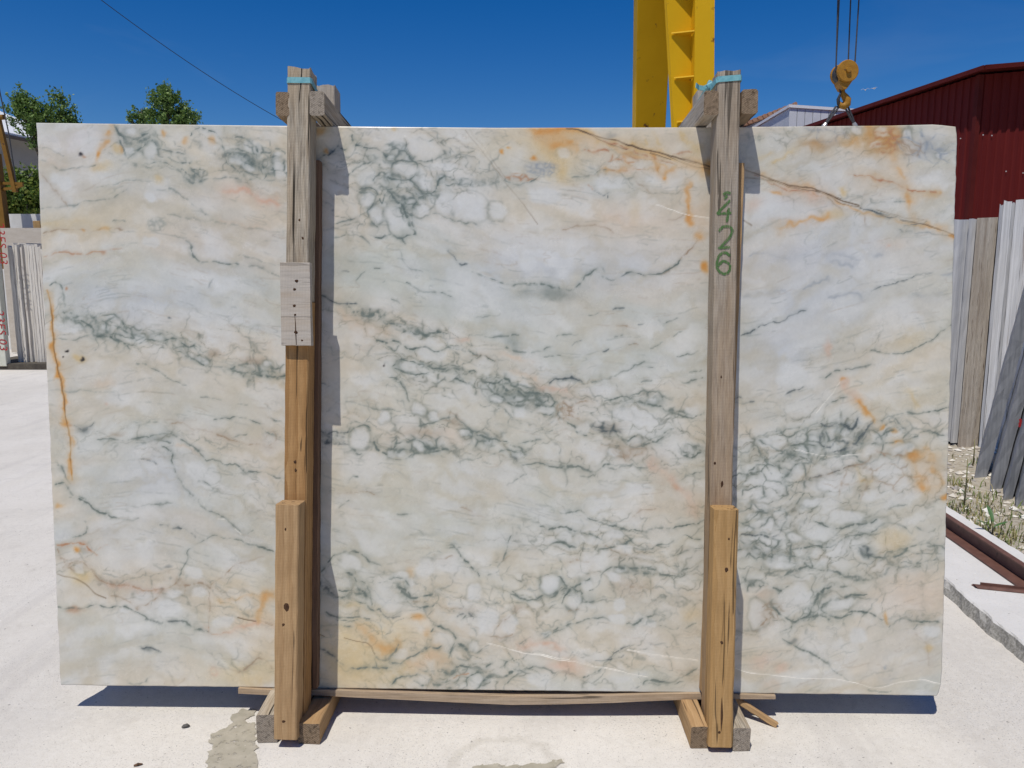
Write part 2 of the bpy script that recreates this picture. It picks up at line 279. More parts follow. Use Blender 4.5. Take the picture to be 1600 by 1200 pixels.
(490,180,4,[S(14,'k',.85,20,285,60,260,110,230,150,190),P(82,212,17,17,'o',1.),P(40,90,30,20,'o',.5),P(500,95,16,14,'y',.7),S(10,'g',.75,170,205,210,190,240,165,250,120),S(12,'g',.8,240,170,290,205,340,210,400,215,440,250,480,240),S(10,'g',.7,440,220,500,190,560,195,600,250,640,290),N(530,230,120,60,10,60,.8),
 Cl(480,262,28,20,0,.7),Cl(565,335,78,56,0,.6),Cl(592,265,26,20,0,.6),Cl(570,210,20,18,0,.6),S(8,'g',.65,490,330,500,290,560,275,630,280,650,310,640,370,610,400,520,410,490,395),
 S(8,'g',.55,170,300,250,300,300,295,360,290),S(10,'g',.75,215,370,260,340,310,305,370,290),S(16,'g',.65,280,360,340,315,375,295),S(12,'g',.8,370,400,420,350,460,380,490,400,520,410,600,400,640,440,680,480,720,490,760,460,780,410,820,370,860,375),
 Cl(465,395,27,25,0,.6),Cl(800,395,32,26,0,.6),Cl(560,432,72,30,10,.3),Cl(320,400,70,50,-30,.2),Cl(700,420,55,50,0,.3),
 S(17,'g',.85,480,470,520,530,560,580,590,640,610,700,630,740),S(10,'g',.75,630,740,625,660,630,590,640,550),N(590,560,85,95,10,48,1.),S(20,'g',.6,500,480,580,520,660,510,740,500,790,480),N(700,500,120,40,-10,50,.7),S(9,'g',.6,470,460,540,450,620,470,680,490),
 Cl(525,640,68,108,-28,.7),Cl(385,620,46,62,-10,.5),Cl(320,527,48,52,0,.6),Cl(432,558,26,20,0,.7),Cl(680,600,50,45,-30,.2),
 S(9,'g',.65,280,460,330,455,380,470,400,520,430,550,450,500,470,470),S(7,'g',.55,280,480,350,490,380,540,340,600,350,660,400,700),S(10,'g',.7,400,750,460,750,500,740,550,760,600,750,630,740),S(12,'g',.65,550,760,570,800),N(460,430,90,80,0,46,.6),
 S(9,'g',.5,140,670,200,650,260,630,320,620),S(10,'g',.45,130,770,180,750,240,740,300,750,360,790),S(8,'g',.5,650,280,730,280,800,260,860,270,930,265),S(6,'g',.4,720,160,780,130,830,170,840,250),
 S(12,'g',.5,830,430,890,420,950,430,1010,440,1080,430,1160,420,1200,410),N(950,425,160,30,0,48,.55),N(860,240,90,35,0,50,.35),S(3,'d',.3,950,90,1000,160,1080,260,1170,380,1240,470,1320,570,1400,680),S(2.5,'d',.15,975,90,1100,250,1200,400),
 S(6,'g',.6,1200,400,1240,425,1300,435,1350,425,1400,390),N(1300,390,110,28,0,36,.8,'r'),Cl(980,570,112,92,0,.28),Cl(1160,592,66,56,0,.28),Cl(820,540,60,80,0,.2),Cl(790,320,120,30,0,0),
 S(5,'g',.4,640,650,700,640,760,610,830,640,900,660,1000,680,1050,690),S(7,'k',.55,980,675,1030,690),S(7,'k',.5,1110,660,1180,660),S(5,'g',.4,850,660,960,670),
 P(1500,90,120,20,'o',.9),P(1550,185,55,18,'o',.8),P(1480,250,140,110,'y',.55),P(1190,245,15,15,'o',1),P(1393,268,21,20,'o',1.1),P(1235,215,9,9,'o',.8),N(1430,330,110,50,0,24,.7,'q'),P(1430,325,90,36,'q',.5),P(1560,370,55,50,'y',.7),
 S(9,'k',.65,830,850,870,890,920,940,990,940),S(7,'g',.5,990,980,1080,1010,1170,1030,1250,1060,1350,1050,1450,1060,1530,1070),P(1520,1110,90,40,'g',.35),P(1320,1110,50,40,'g',.25),
 S(7,'g',.35,540,830,560,900,600,950,680,980),S(7,'g',.55,590,1050,660,1090,740,1110,870,1125),S(11,'k',.5,165,970,210,975),S(8,'g',.5,370,965,410,960),S(7,'g',.55,480,1150,530,1175),S(6,'g',.55,420,1050,450,1045),S(6,'g',.4,270,1030,290,1000,310,990),S(10,'k',.75,20,1110,70,1130,110,1160,170,1185,280,1190),
 Cl(1340,930,60,50,0,0),Cl(1450,500,110,55,0,0)]),
(490,480,4,[S(24,'g',.75,235,10,290,40,340,55,400,45,430,70),N(340,35,110,40,10,40,.9),S(12,'g',.65,430,80,500,110,570,125,640,150,700,170,760,160,840,165),S(10,'g',.65,560,150,640,165,720,180),S(36,'p',.55,150,30,250,70,350,110,430,150),N(560,125,150,35,18,44,.6),
 S(9,'g',.75,400,205,460,225,510,215,560,240,620,260,690,245,780,260,840,245,910,270,970,280,1030,300,1130,340),P(930,205,45,22,'s',.6),S(9,'b',.5,1000,300,1070,310,1140,340),S(7,'g',.5,460,230,500,270,530,250),
 S(9,'g',.75,490,370,520,330,570,325,640,340,700,345,760,370,830,375,880,385,940,400,1010,410),S(9,'g',.7,500,380,570,400,640,410,720,400,760,400),Cl(585,368,62,30,0,.7),Cl(680,355,20,16,0,.7),N(800,390,160,35,8,40,.7),Cl(740,290,90,40,10,0),
 S(13,'g',.65,880,440,950,460,1010,490,1070,500,1130,520),N(1290,545,240,85,12,58,1.05),S(11,'g',.85,1060,460,1130,470,1190,450,1250,490,1310,530,1400,530,1460,540,1510,580,1480,610),S(11,'g',.85,1120,530,1180,540,1230,600,1300,610,1360,600,1420,620,1500,610),S(13,'g',.85,1170,450,1200,500,1260,520,1310,560),N(1400,570,110,45,8,44,1.),
 Cl(1250,572,55,34,20,.6),Cl(1150,562,36,34,0,.5),Cl(1400,590,26,20,0,.6),Cl(1330,560,26,20,0,.6),N(1120,480,80,40,15,40,.8),
 S(9,'g',.5,1110,590,1180,640,1240,680,1320,730),S(8,'g',.5,1240,620,1260,690),Cl(1290,650,46,40,0,.4),Cl(1450,640,62,30,0,.5),S(7,'g',.6,1390,660,1450,670,1500,650),N(1560,640,60,65,0,40,.8,'b'),
 S(8,'k',.65,1465,475,1520,450,1590,435),S(12,'s',.6,1400,490,1500,510,1600,520),S(9,'g',.55,420,430,480,440,540,480,580,540,600,600),S(9,'g',.3,500,470,570,500,590,580),S(7,'g',.5,210,580,300,600,380,630,470,640),S(7,'g',.55,510,580,560,590,570,630),S(6,'g',.5,480,640,540,650),Cl(670,640,46,36,20,.55),Cl(755,680,40,34,0,.6),Cl(440,680,44,40,0,.35),
 S(10,'g',.7,220,770,280,745,330,750,370,800,390,860,430,910,480,940,560,945,620,920,700,910,770,890,870,880,910,885),N(640,870,250,75,0,66,.95),Cl(665,862,45,38,25,.7),Cl(485,915,30,30,0,.6),Cl(540,912,36,26,0,.5),Cl(285,820,66,72,0,.4),P(700,790,130,40,'b',.55),S(12,'g',.6,600,830,680,840,720,880,800,860),
 S(7,'g',.45,640,750,720,720,800,700,880,690),S(10,'g',.65,890,690,950,740,1000,790,1040,810,1120,830,1200,840),N(1010,820,130,65,20,54,.75),Cl(950,790,40,25,0,.4),Cl(1080,840,25,20,0,.5),N(870,700,90,50,20,50,.5,'b'),P(880,810,60,50,'p',.5),
 S(7,'g',.55,900,960,980,940,1060,930,1140,920,1220,900,1290,910,1330,920),S(9,'k',.65,1230,900,1270,940,1300,970),Cl(1280,920,42,26,0,.5),S(8,'g',.6,1230,860,1290,870,1330,920),S(6,'g',.45,1290,840,1350,830,1420,815),S(6,'g',.5,1320,990,1390,985),S(8,'g',.55,1410,990,1490,1000,1600,990),S(5,'g',.4,1210,1120,1270,1080,1330,1050),
 S(9,'k',.55,20,760,80,800,140,780,210,770),S(14,'k',.75,30,860,120,850,210,855),N(120,820,95,45,0,52,.9,'k'),S(7,'k',.45,40,460,100,490),S(6,'g',.55,220,1080,240,1055,280,1050),S(6,'b',.5,150,1170,250,1165,330,1155,380,1170),S(8,'g',.5,220,880,260,910,300,930),
 S(12,'g',.45,1200,260,1280,275,1360,285,1420,260,1490,240),P(1250,200,55,50,'g',.4),S(9,'g',.45,980,170,1060,180,1120,190,1200,170,1290,160),S(8,'g',.45,1020,55,1100,50),S(7,'g',.4,1440,310,1540,290),P(430,365,6,7,'K',1.2),S(6,'g',.4,150,320,200,310),S(12,'p',.6,1170,300,1260,330,1350,350),S(10,'p',.5,1220,400,1380,440),S(8,'g',.3,910,960,930,990),S(8,'g',.35,1050,960,1110,990)]),
(490,780,4,[S(9,'g',.7,10,500,60,430,110,370,180,345,250,335,320,355,370,400,420,420),S(32,'g',.9,10,490,50,550,110,600,180,620,250,590,310,590),S(30,'g',.85,260,520,290,560,320,600),S(9,'g',.65,150,470,220,470,280,510),S(10,'g',.75,160,570,220,570,260,530),
 S(20,'k',.6,0,500,40,520,90,570,140,600),S(9,'g',.75,260,630,320,650,370,690,420,680),S(6,'k',.55,420,690,470,720,540,730),S(9,'g',.75,90,710,140,740,200,740,270,735,350,745),S(8,'g',.65,150,760,210,770,270,760),S(7,'g',.6,180,800,240,805),S(9,'g',.6,300,520,330,550,360,650),
 S(16,'g',.75,400,520,470,510,520,520,550,560,590,600,640,620,700,610,760,590,810,575),S(24,'g',.75,540,540,590,570,610,600),S(11,'g',.75,580,620,600,660,650,680,710,680,770,650,790,610),S(8,'b',.5,620,640,680,650,750,630),S(8,'g',.5,470,490,530,480,570,500,620,550),
 S(15,'g',.8,810,285,860,290,900,320,920,370,960,400,990,440,1030,480),S(10,'g',.65,820,300,880,310,920,300),S(6,'g',.45,710,350,760,320,800,330),S(7,'b',.45,770,370,820,370,870,360),S(10,'g',.6,1090,480,1140,460,1160,410,1190,350,1210,280,1235,230),S(10,'b',.45,1170,390,1240,345),S(8,'g',.4,1100,400,1150,395),
 Cl(710,430,62,68,0,.35),Cl(850,400,92,58,10,.3),Cl(602,510,38,34,0,.45),Cl(1010,580,50,60,0,.25),Cl(540,470,60,40,0,.2),Cl(230,400,80,48,15,.2),Cl(190,520,60,32,0,.3),Cl(460,610,110,70,30,.2),
 S(9,'g',.65,1240,570,1290,620,1340,640,1400,610,1500,600,1560,560),Cl(1480,520,66,64,0,.55),S(8,'g',.65,1440,870,1480,830,1530,820,1600,800),S(10,'b',.55,1100,860,1180,870,1240,850),S(6,'b',.5,1150,800,1220,740,1290,690,1360,690),P(1280,690,40,20,'b',.4),
 S(12,'g',.75,740,830,770,790,830,810,880,830,895,880,870,930,840,990),Cl(815,895,74,72,10,.3),S(28,'g',.8,860,960,900,910,950,920,980,980,940,1000,900,990),Cl(1005,915,33,32,0,.85),S(7,'g',.7,1010,960,1040,940,1080,910),Cl(1230,790,60,70,30,0),Cl(1090,760,70,90,30,0),
 S(9,'g',.7,640,980,690,935,760,940,800,930),S(12,'g',.75,490,1020,540,1030,580,1000,640,970,700,940),S(14,'g',.7,400,990,430,1000,470,990,500,940,525,900),S(9,'g',.6,390,1000,390,1040),S(9,'g',.65,220,1050,300,1050,400,1055,490,1050),S(9,'g',.5,470,990,490,1030),Cl(540,970,60,40,0,.3),
 P(650,755,45,26,'o',.9),P(450,930,50,32,'o',.8),S(20,'o',.5,270,800,320,850,380,900,440,940),P(710,850,40,30,'o',.5),P(780,930,24,16,'o',.8),P(610,450,30,30,'o',.4),P(520,900,30,40,'o',.4),S(46,'y',.6,450,1120,560,1080,650,1000,740,990,840,1020),S(40,'s',.45,640,1020,740,1000,860,1030),P(300,1020,200,160,'y',.5),P(230,650,70,25,'y',.6),
 S(13,'g',.8,480,1160,550,1110,620,1110,690,1080,770,1070,850,1090,890,1060),S(12,'g',.65,630,1140,670,1170,740,1160,800,1170),S(20,'g',.8,790,1060,850,1080,900,1040,960,1050,1030,1060,1100,1030),S(18,'g',.65,860,1190,910,1120,950,1060),S(8,'g',.7,960,1190,950,1130,1000,1090,1060,1090),S(24,'g',.85,1020,1190,1060,1130,1110,1110,1180,1120,1240,1080,1300,1060,1370,1040),S(10,'g',.6,1170,1060,1220,1010,1250,990),S(8,'g',.5,1210,1150,1270,1100,1330,1060),S(9,'g',.65,1370,1045,1440,1055,1500,1090),N(860,1110,130,50,-20,44,.8),
 Cl(1010,1130,56,46,-30,.5),Cl(690,1125,46,34,0,.4),Cl(1400,1120,80,50,0,.1),S(4,'w',.7,1080,900,1200,935,1330,960,1600,1000),S(3,'w',.6,1330,960,1450,985,1590,1010),S(14,'s',.5,1300,920,1440,900,1560,920),P(1540,1040,65,45,'s',.6),
 S(9,'k',.7,910,730,960,710,1010,730,1000,745),S(7,'g',.6,930,750,960,720),S(6,'g',.45,990,800,1000,850),S(7,'b',.45,800,670,900,690,980,690),S(4,'d',.5,0,830,70,860),S(4,'d',.55,190,870,280,890,350,910,385,970),S(9,'k',.6,10,920,80,940,150,1000,180,1020),
 S(10,'b',.4,920,50,1000,90,1060,110),S(8,'g',.4,520,100,620,95),S(7,'g',.55,160,70,190,40,220,20),P(700,210,60,15,'g',.2),S(12,'r',.4,860,1130,900,1100,960,1090)]),
(800,180,4,[S(12,'o',.6,340,92,560,150,800,215,1040,275,1250,335),S(5,'r',.6,560,150,700,200,860,260,1000,300),S(4,'d',.55,420,100,540,150,640,190,720,215),S(4,'d',.5,960,250,1060,290,1140,320,1240,335),S(9,'o',.5,600,170,700,230,800,260,900,300,960,330),S(7,'d',.95,340,88,420,95,480,120,560,140,640,155,720,185,800,208,880,225,960,245,1040,265,1110,280,1180,305,1250,325),S(22,'y',.6,340,88,480,125,640,160,800,212,960,250,1110,285,1250,330),S(4,'d',.7,640,150,720,180,820,210),S(5,'d',.65,860,235,920,255,990,275),S(6,'d',.75,1000,250,1080,280,1150,300),
 S(19,'o',.85,150,90,250,95,380,95),S(14,'o',.8,260,180,330,180,400,205),S(12,'r',.6,460,215,540,215,600,225),S(12,'o',.75,590,345,680,350,760,360,830,350,900,335),S(10,'r',.6,610,345,740,350,820,340),S(10,'o',.7,710,270,720,320),N(690,270,110,45,0,56,.8,'r'),S(9,'o',.75,860,245,880,290,905,350),S(13,'o',.75,940,400,960,370,1010,330,1060,305,1120,300),S(12,'r',.5,1000,230,1080,225,1120,235),S(12,'y',.75,1050,110,1090,150,1120,190),P(1140,210,45,35,'y',.7),S(7,'y',.6,820,100,825,170),S(7,'y',.6,870,100,890,140,910,180),S(20,'o',.6,1190,335,1240,315),P(610,125,45,16,'q',.7),P(480,170,80,50,'p',.5),P(250,130,80,40,'o',.4),P(300,310,60,60,'y',.6),
 S(9,'g',.45,380,390,450,370,520,350,590,345),S(6,'k',.65,510,470,560,500,600,490,600,520),S(6,'r',.4,480,430,500,460),S(10,'o',.7,1090,430,1095,480,1105,560,1110,600),P(1130,650,25,40,'o',1),P(1180,760,36,30,'o',.95),P(1225,950,24,32,'o',1),S(6,'b',.7,1150,790,1110,840,1060,880,1020,930,960,980,900,1000),P(1200,650,60,130,'p',.5),
 S(9,'g',.55,0,1055,90,1060,200,1060,280,1075,350,1080,400,1070,450,1020,500,990,540,960),S(13,'g',.65,440,1030,490,1000,520,980),S(9,'g',.7,560,1010,620,1030,680,1000,740,990,800,995,880,1000,930,985,1000,945,1050,895),P(280,1120,140,40,'g',.35),S(8,'k',.6,680,1000,740,990,810,1000),S(6,'g',.4,560,950,580,980),
 S(3.5,'w',.6,900,560,1000,590,1100,625,1250,640),S(6,'b',.4,330,715,450,690,560,700,640,740),P(700,650,200,80,'p',.45),S(6,'b',.4,760,420,820,460,870,500),S(7,'b',.4,970,655,1040,640,1100,620),P(760,600,40,60,'y',.3),Cl(600,420,110,50,10,0),Cl(320,240,40,35,0,.2),Cl(700,265,30,22,0,.2)]),
(800,480,4,[S(8,'k',.7,230,470,290,445,340,435,400,450,450,465),S(9,'g',.45,510,465,610,450,680,410,740,390,800,350,860,345),S(7,'g',.55,820,380,890,380)]
 +[S(7,t,a,*q) for t,a,q in (('g',.5,(470,50,540,45)),('k',.5,(640,20,700,10)),('k',.75,(780,105,820,105)),('g',.5,(280,180,350,170,410,170)),('k',.6,(370,230,400,215,440,205)),('k',.55,(560,270,600,265)),('g',.45,(650,260,760,240)),('g',.5,(920,75,960,90,1040,60)),('g',.5,(1010,170,1070,145)),('g',.5,(1030,300,1130,285,1170,270)),('g',.5,(1070,470,1190,440)),('g',.5,(800,465,870,455)),('g',.45,(1110,410,1180,400)),('g',.45,(870,250,950,215)),('b',.5,(650,120,720,110)),('b',.5,(730,250,780,240)),('g',.35,(640,190,690,170)),('b',.4,(560,60,640,50)))]
 +[S(8,'b',.55,380,600,470,595),S(9,'g',.65,580,600,640,580,700,560,750,570,800,590,860,610,910,620,960,650,1010,660,1080,690,1150,690,1200,650),N(860,560,150,60,10,56,.75),N(1040,665,95,38,10,42,.8),Cl(870,590,36,22,0,.5),Cl(1130,660,50,40,0,0),
 S(10,'g',.65,270,640,320,700,380,750,420,790,470,810),N(320,650,65,75,40,40,.8,'b'),Cl(450,770,52,48,0,.3),N(600,770,105,48,10,44,.95,'k'),P(620,770,80,36,'b',.4),S(8,'k',.65,490,740,540,770,600,780,660,790),S(9,'g',.65,660,810,720,830,770,810),S(10,'g',.65,830,850,870,820,940,800,1000,770),S(9,'g',.55,690,830,720,860,790,870,850,850,920,830,980,800),S(7,'g',.45,1040,780,1120,790),Cl(770,840,60,26,0,.2),
 S(9,'g',.65,1030,860,1050,910,1110,940,1160,920,1210,940),N(1130,900,95,50,0,46,.75),S(7,'g',.5,60,840,150,825,200,820),S(9,'g',.65,60,990,160,985,280,1000,400,1000,510,1020,580,1000,680,985,760,1000,850,1000),S(10,'g',.6,420,1045,480,1050,520,1040),S(13,'g',.5,600,1010,700,995,740,985),S(7,'b',.55,560,870,640,870,680,890,700,950),P(740,890,130,60,'b',.45),N(740,900,120,50,0,50,.45,'b'),Cl(640,915,50,30,0,.3),
 S(20,'s',.45,870,970,890,1010),S(24,'s',.55,950,1050,1030,1130,1110,1190),P(1020,1130,26,20,'r',.5),S(7,'g',.45,1040,1080,1100,1050,1180,1030),S(7,'b',.45,380,680,440,720),S(6,'g',.4,160,755,260,770),P(560,700,160,70,'p',.0),Cl(760,680,150,60,10,0),S(9,'g',.45,560,860,660,870)]),
(800,780,4,[S(9,'g',.7,240,70,320,90,380,75,430,80,480,120,550,150,620,170,690,185,780,190,850,200,920,190,980,170,1050,155,1120,150,1190,130),S(11,'g',.7,190,155,250,175,320,170,390,190,450,205,520,225,570,260),S(13,'g',.7,200,310,250,275,310,260,370,280,440,300,520,310,590,310,660,290,720,260,760,230),S(8,'g',.55,680,195,720,230,760,270,830,300),Cl(530,258,42,30,0,.5),Cl(720,300,36,30,0,.5),Cl(420,245,40,34,0,.3),Cl(330,230,50,30,0,.2),Cl(390,110,110,40,15,0),Cl(640,220,60,30,0,0),
 S(8,'b',.5,590,290,640,330,720,350),S(9,'g',.65,760,300,840,305,900,280,970,270,1020,250,1070,215,1130,235,1190,240),S(7,'g',.5,940,360,1010,340,1100,310,1190,295),S(7,'b',.5,350,400,420,380,490,390),S(12,'g',.65,560,470,600,430,660,410,720,440,800,440,850,430),S(14,'g',.7,830,440,900,450,940,470,1000,480,1060,470,1080,430,1110,420),Cl(690,440,42,22,0,.5),S(10,'g',.55,770,470,850,475),N(820,450,140,40,5,50,.6),
 S(10,'g',.7,210,470,260,460,310,500,350,550,400,550,440,500,490,490),Cl(235,522,62,66,0,.6),Cl(375,635,52,66,22,.9),S(9,'g',.65,90,640,160,620,230,590,300,580,350,560),S(9,'g',.55,0,590,50,620,90,650),S(12,'g',.75,300,650,330,600,380,560,430,590,450,640,520,630),S(9,'g',.55,490,560,540,530,560,480),S(7,'g',.55,200,700,260,660),S(7,'b',.4,340,710,420,690),Cl(450,530,45,40,0,.3),P(470,620,50,40,'g',.3),Cl(400,440,90,50,-20,.15),
 S(9,'g',.65,190,850,230,820,300,805,370,790,430,760,500,745,570,740,610,770),Cl(222,835,32,20,-30,.5),Cl(662,650,52,46,0,0),Cl(630,490,42,42,0,0),Cl(860,780,42,40,0,0),Cl(650,750,60,40,0,0),S(10,'g',.6,710,780,790,770,840,730,900,715,960,720),S(8,'g',.45,920,790,1000,800,1080,800,1150,780),S(7,'b',.4,700,530,800,540,880,550),S(6,'b',.35,750,600,800,640,900,640),N(880,740,150,50,-15,50,.4),P(720,540,110,60,'b',.3),
 S(6,'k',.7,520,1000,590,1010,640,960,740,915),S(6,'k',.65,600,1010,700,985),S(8,'k',.5,870,910,950,895),S(10,'g',.6,430,1110,500,1080,590,1050),S(12,'g',.7,780,1170,870,1140,950,1140,1030,1120,1090,1080,1150,1050),S(9,'g',.5,870,1160,1000,1150,1070,1130),
 S(4.5,'w',.8,0,940,150,975,280,1000,420,1020,540,1050,700,1080,850,1115),S(4,'w',.75,720,945,900,970,1050,990,1160,1010),P(370,1050,80,60,'s',.55),S(10,'s',.5,90,905,210,905,290,925),P(230,1040,50,30,'s',.4),P(1130,60,40,60,'s',.35),S(7,'b',.4,750,110,820,70,900,60),P(1130,720,60,50,'y',.35),S(10,'g',.4,60,900,120,870)]),
(1120,180,4,[S(5,'r',.6,240,380,350,430,450,470,560,480,660,500),S(4,'d',.6,330,400,450,445,560,470,650,478),S(9,'o',.5,680,490,800,550,950,600,1100,650,1300,690,1490,745),S(4,'d',.5,690,490,760,540,830,560,900,570),S(4,'d',.45,1000,590,1100,620,1180,640,1290,650),S(7,'d',.95,150,330,240,365,310,390,390,415,450,435,530,450,600,460,680,485,740,515,800,535,890,560),S(17,'o',.5,150,330,310,390,450,435,600,465),S(7,'k',.7,900,565,990,600,1050,620,1110,635,1170,650,1240,665),S(6,'d',.8,1150,655,1240,670,1310,685,1380,710,1440,730,1500,750),S(4,'k',.55,1170,690,1230,680,1310,665),S(4,'k',.35,1120,710,1230,730,1340,740,1490,750),P(1480,745,28,12,'o',1),S(30,'s',.6,450,460,550,500,650,510),S(10,'d',.5,180,390,260,400,350,410),S(8,'k',.5,1000,600,1060,640,1120,640),S(5,'d',.5,620,470,700,500,780,520),S(16,'o',.35,1300,670,1400,710,1490,745),
 P(1060,150,105,90,'O',1.3),N(1060,150,110,90,0,52,1.,'r'),S(28,'O',.7,960,75,960,130,900,160,830,170,740,175,640,185,560,165),Cl(992,182,38,24,0,.5),Cl(1020,105,40,36,0,.5),Cl(880,100,34,28,0,.3),S(12,'o',.75,1100,240,1115,290),N(1300,190,220,105,15,74,.85,'q'),P(1300,200,150,60,'q',.35),N(700,120,200,55,5,56,.7,'q'),P(640,170,130,25,'b',.6),Cl(1410,240,38,26,0,.4),Cl(1190,130,30,50,0,.4),N(1200,200,120,60,10,50,.6,'b'),
 S(5,'r',.75,820,380,900,385,980,400,1060,415,1130,435,1200,455,1280,470,1360,485),S(12,'o',.5,820,382,1060,418,1280,472,1390,490),S(13,'o',.75,1160,350,1180,400,1195,450,1210,520),S(6,'o',.65,1210,520,1225,590,1240,660),P(1330,500,50,25,'o',.45),S(8,'d',.75,170,655,220,690),S(11,'o',.65,380,710,450,695,520,675,580,660,640,645,690,620),P(800,470,26,26,'y',.8),P(365,493,38,10,'o',.95),S(4,'b',.55,690,500,730,545,780,590),P(720,610,70,32,'y',.6),P(640,645,24,14,'o',.6),
 S(10,'y',.5,270,250,330,230),S(12,'y',.65,350,300,400,270,440,235,500,225),S(5,'g',.4,860,490,930,500,980,540,1100,540,1180,530),P(420,480,160,20,'p',.5),P(230,560,60,40,'s',.35),
 S(6,'q',.5,200,870,300,875,420,890,560,875,640,870),S(10,'q',.6,700,890,780,885,840,910,870,915,950,880,1010,850),S(8,'q',.5,740,930,820,950,890,945),S(8,'k',.5,970,1090,1050,1070,1140,1055,1210,1030,1280,1000,1340,990),S(7,'q',.5,1400,1010,1490,1000),S(7,'q',.5,190,1130,280,1105,380,1095,450,1100),S(7,'q',.5,540,1090,620,1050,680,1035),S(8,'q',.6,700,1160,800,1125,890,1130),S(7,'q',.5,1230,1140,1310,1140,1400,1120),P(1100,800,100,40,'p',.3),S(5,'b',.4,930,620,930,680),P(1060,805,14,12,'s',.5),Cl(420,600,200,60,0,0)]),
(1120,480,4,[S(7,'k',.55,160,180,220,160,280,125,360,95,430,75,500,40,560,20),S(13,'k',.55,410,550,460,530,500,515,535,490),S(9,'k',.45,100,590,160,600,230,590),S(13,'k',.8,105,575,150,555),S(6,'k',.4,300,640,330,630),S(8,'g',.65,640,430,690,430,740,400,800,380,860,370,920,360,990,350),S(9,'k',.4,780,380,880,372,960,360),S(6,'g',.6,930,270,1000,275,1080,285,1160,280,1230,260,1290,240,1350,200,1400,150,1440,120,1490,118),
 P(780,450,16,14,'o',1),S(15,'s',.6,780,450,830,520,890,600),S(12,'o',.9,880,600,930,650,990,710),P(935,660,22,20,'o',.8),P(1040,740,16,14,'o',1),P(1110,770,20,16,'o',1),S(9,'o',.6,1120,850,1170,850),S(4,'w',.5,770,470,700,560,620,660),S(9,'g',.55,700,590,740,575,820,570),S(15,'y',.5,1195,530,1220,570,1250,620),P(690,260,22,45,'s',.55),Cl(470,420,110,80,0,0),P(1230,200,140,60,'y',.25),
 N(560,850,420,130,-8,88,.85),N(1000,850,360,120,-14,92,.75),N(350,1070,300,140,-8,84,.85),N(1000,1080,380,110,-10,110,.5,'b'),
 S(9,'g',.6,300,800,400,770,460,745,560,750,620,720,660,700),S(18,'k',.7,650,720,680,740,740,735,800,740,850,750,880,700,900,690),S(14,'k',.65,680,760,660,800,640,850),Cl(715,790,42,45,0,.8),Cl(810,770,36,26,0,.6),S(16,'k',.65,640,850,720,870,760,830,860,850,900,810,980,720),S(9,'g',.7,1010,720,1090,690,1180,660,1240,670,1310,660,1400,640,1480,620),S(7,'g',.5,1120,700,1180,760,1140,740),S(8,'g',.55,990,830,1060,790,1120,770,1200,750),S(9,'g',.6,1150,850,1230,820,1290,790,1340,770,1430,800,1470,795),
 S(14,'k',.65,680,910,740,900,830,880,880,860),S(10,'g',.65,480,870,540,870,610,880),Cl(550,895,60,26,0,.3),Cl(800,950,130,50,-10,.3),Cl(610,835,42,32,0,.4),Cl(300,850,50,36,0,.3),S(10,'b',.7,560,1070,650,1050,720,1030,800,1010,880,990,930,980,970,930,1010,900,1040,920,1150,940,1220,930),S(8,'k',.45,600,1060,720,1030,860,990),S(14,'g',.65,410,1070,470,1090,540,1100,580,1060),S(12,'g',.6,190,1030,240,1000,290,1000,330,1040),S(3.5,'w',.6,480,890,600,920,720,930,960,915),Cl(740,1100,120,60,0,.2),Cl(1060,1000,160,70,0,.1),Cl(1170,900,80,36,-15,.2),
 P(1240,940,48,32,'o',1),S(15,'o',.5,1300,890,1330,940,1340,970),S(20,'o',.8,1340,1030,1370,1070,1380,1110,1330,1130,1290,1110),S(13,'o',.5,1250,970,1260,1040,1280,1110),P(1430,1190,24,20,'o',.9),S(10,'y',.5,880,1020,880,1100,960,1100),S(7,'b',.55,1230,940,1300,970,1400,1000,1440,1020),S(10,'r',.35,1000,900,1050,940)]),
(1120,780,3.75,[S(9,'k',.7,140,210,210,215,280,220,350,215,390,180),S(8,'g',.5,390,180,420,100,400,60,430,20),Cl(250,50,60,28,0,.5),Cl(210,100,42,22,0,.5),Cl(770,110,130,48,0,.3),Cl(620,180,130,52,15,.2),Cl(920,160,92,38,-15,.35),Cl(215,235,40,22,0,.5),Cl(470,222,50,30,0,.5),Cl(370,370,90,52,0,.3),Cl(600,20,120,30,0,.3),Cl(250,160,100,36,-10,.2),
 S(9,'g',.7,590,120,650,155,690,170,760,170,830,150,890,130,950,120),S(14,'g',.7,560,260,640,270,710,255,770,225,830,210,900,205,960,200),S(14,'g',.65,430,300,500,280,560,270),N(330,300,240,95,0,66,.95),N(260,100,200,110,0,80,.7),P(890,315,45,36,'g',.5),N(890,320,45,40,0,32,1.,'k'),S(9,'g',.6,860,320,930,335,990,345,1060,330,1110,290,1180,260),S(14,'g',.55,1240,265,1300,260,1360,280),S(8,'g',.5,1080,370,1180,370,1290,340),N(1150,330,230,80,-10,84,.5),
 S(8,'g',.6,1010,70,1060,40,1110,30),S(7,'g',.45,1160,160,1220,190,1280,170),P(1040,250,110,80,'y',.5),S(8,'g',.5,830,180,880,200,980,150,1060,150,1140,190),
 S(15,'g',.6,500,360,540,390,580,410,640,430,700,430,770,450,860,460,940,460,990,440,1030,400),S(17,'g',.6,300,440,380,450,470,410,530,380),S(10,'g',.6,540,330,560,390,600,420),S(20,'g',.65,155,460,200,490,250,490,330,520,380,530),N(220,510,80,45,0,44,.9),Cl(445,590,112,98,-15,.2),S(10,'g',.6,350,560,385,520,410,500),S(15,'g',.75,340,580,330,630,400,680,450,715,520,690,560,640,590,590,620,550,680,520,760,500),
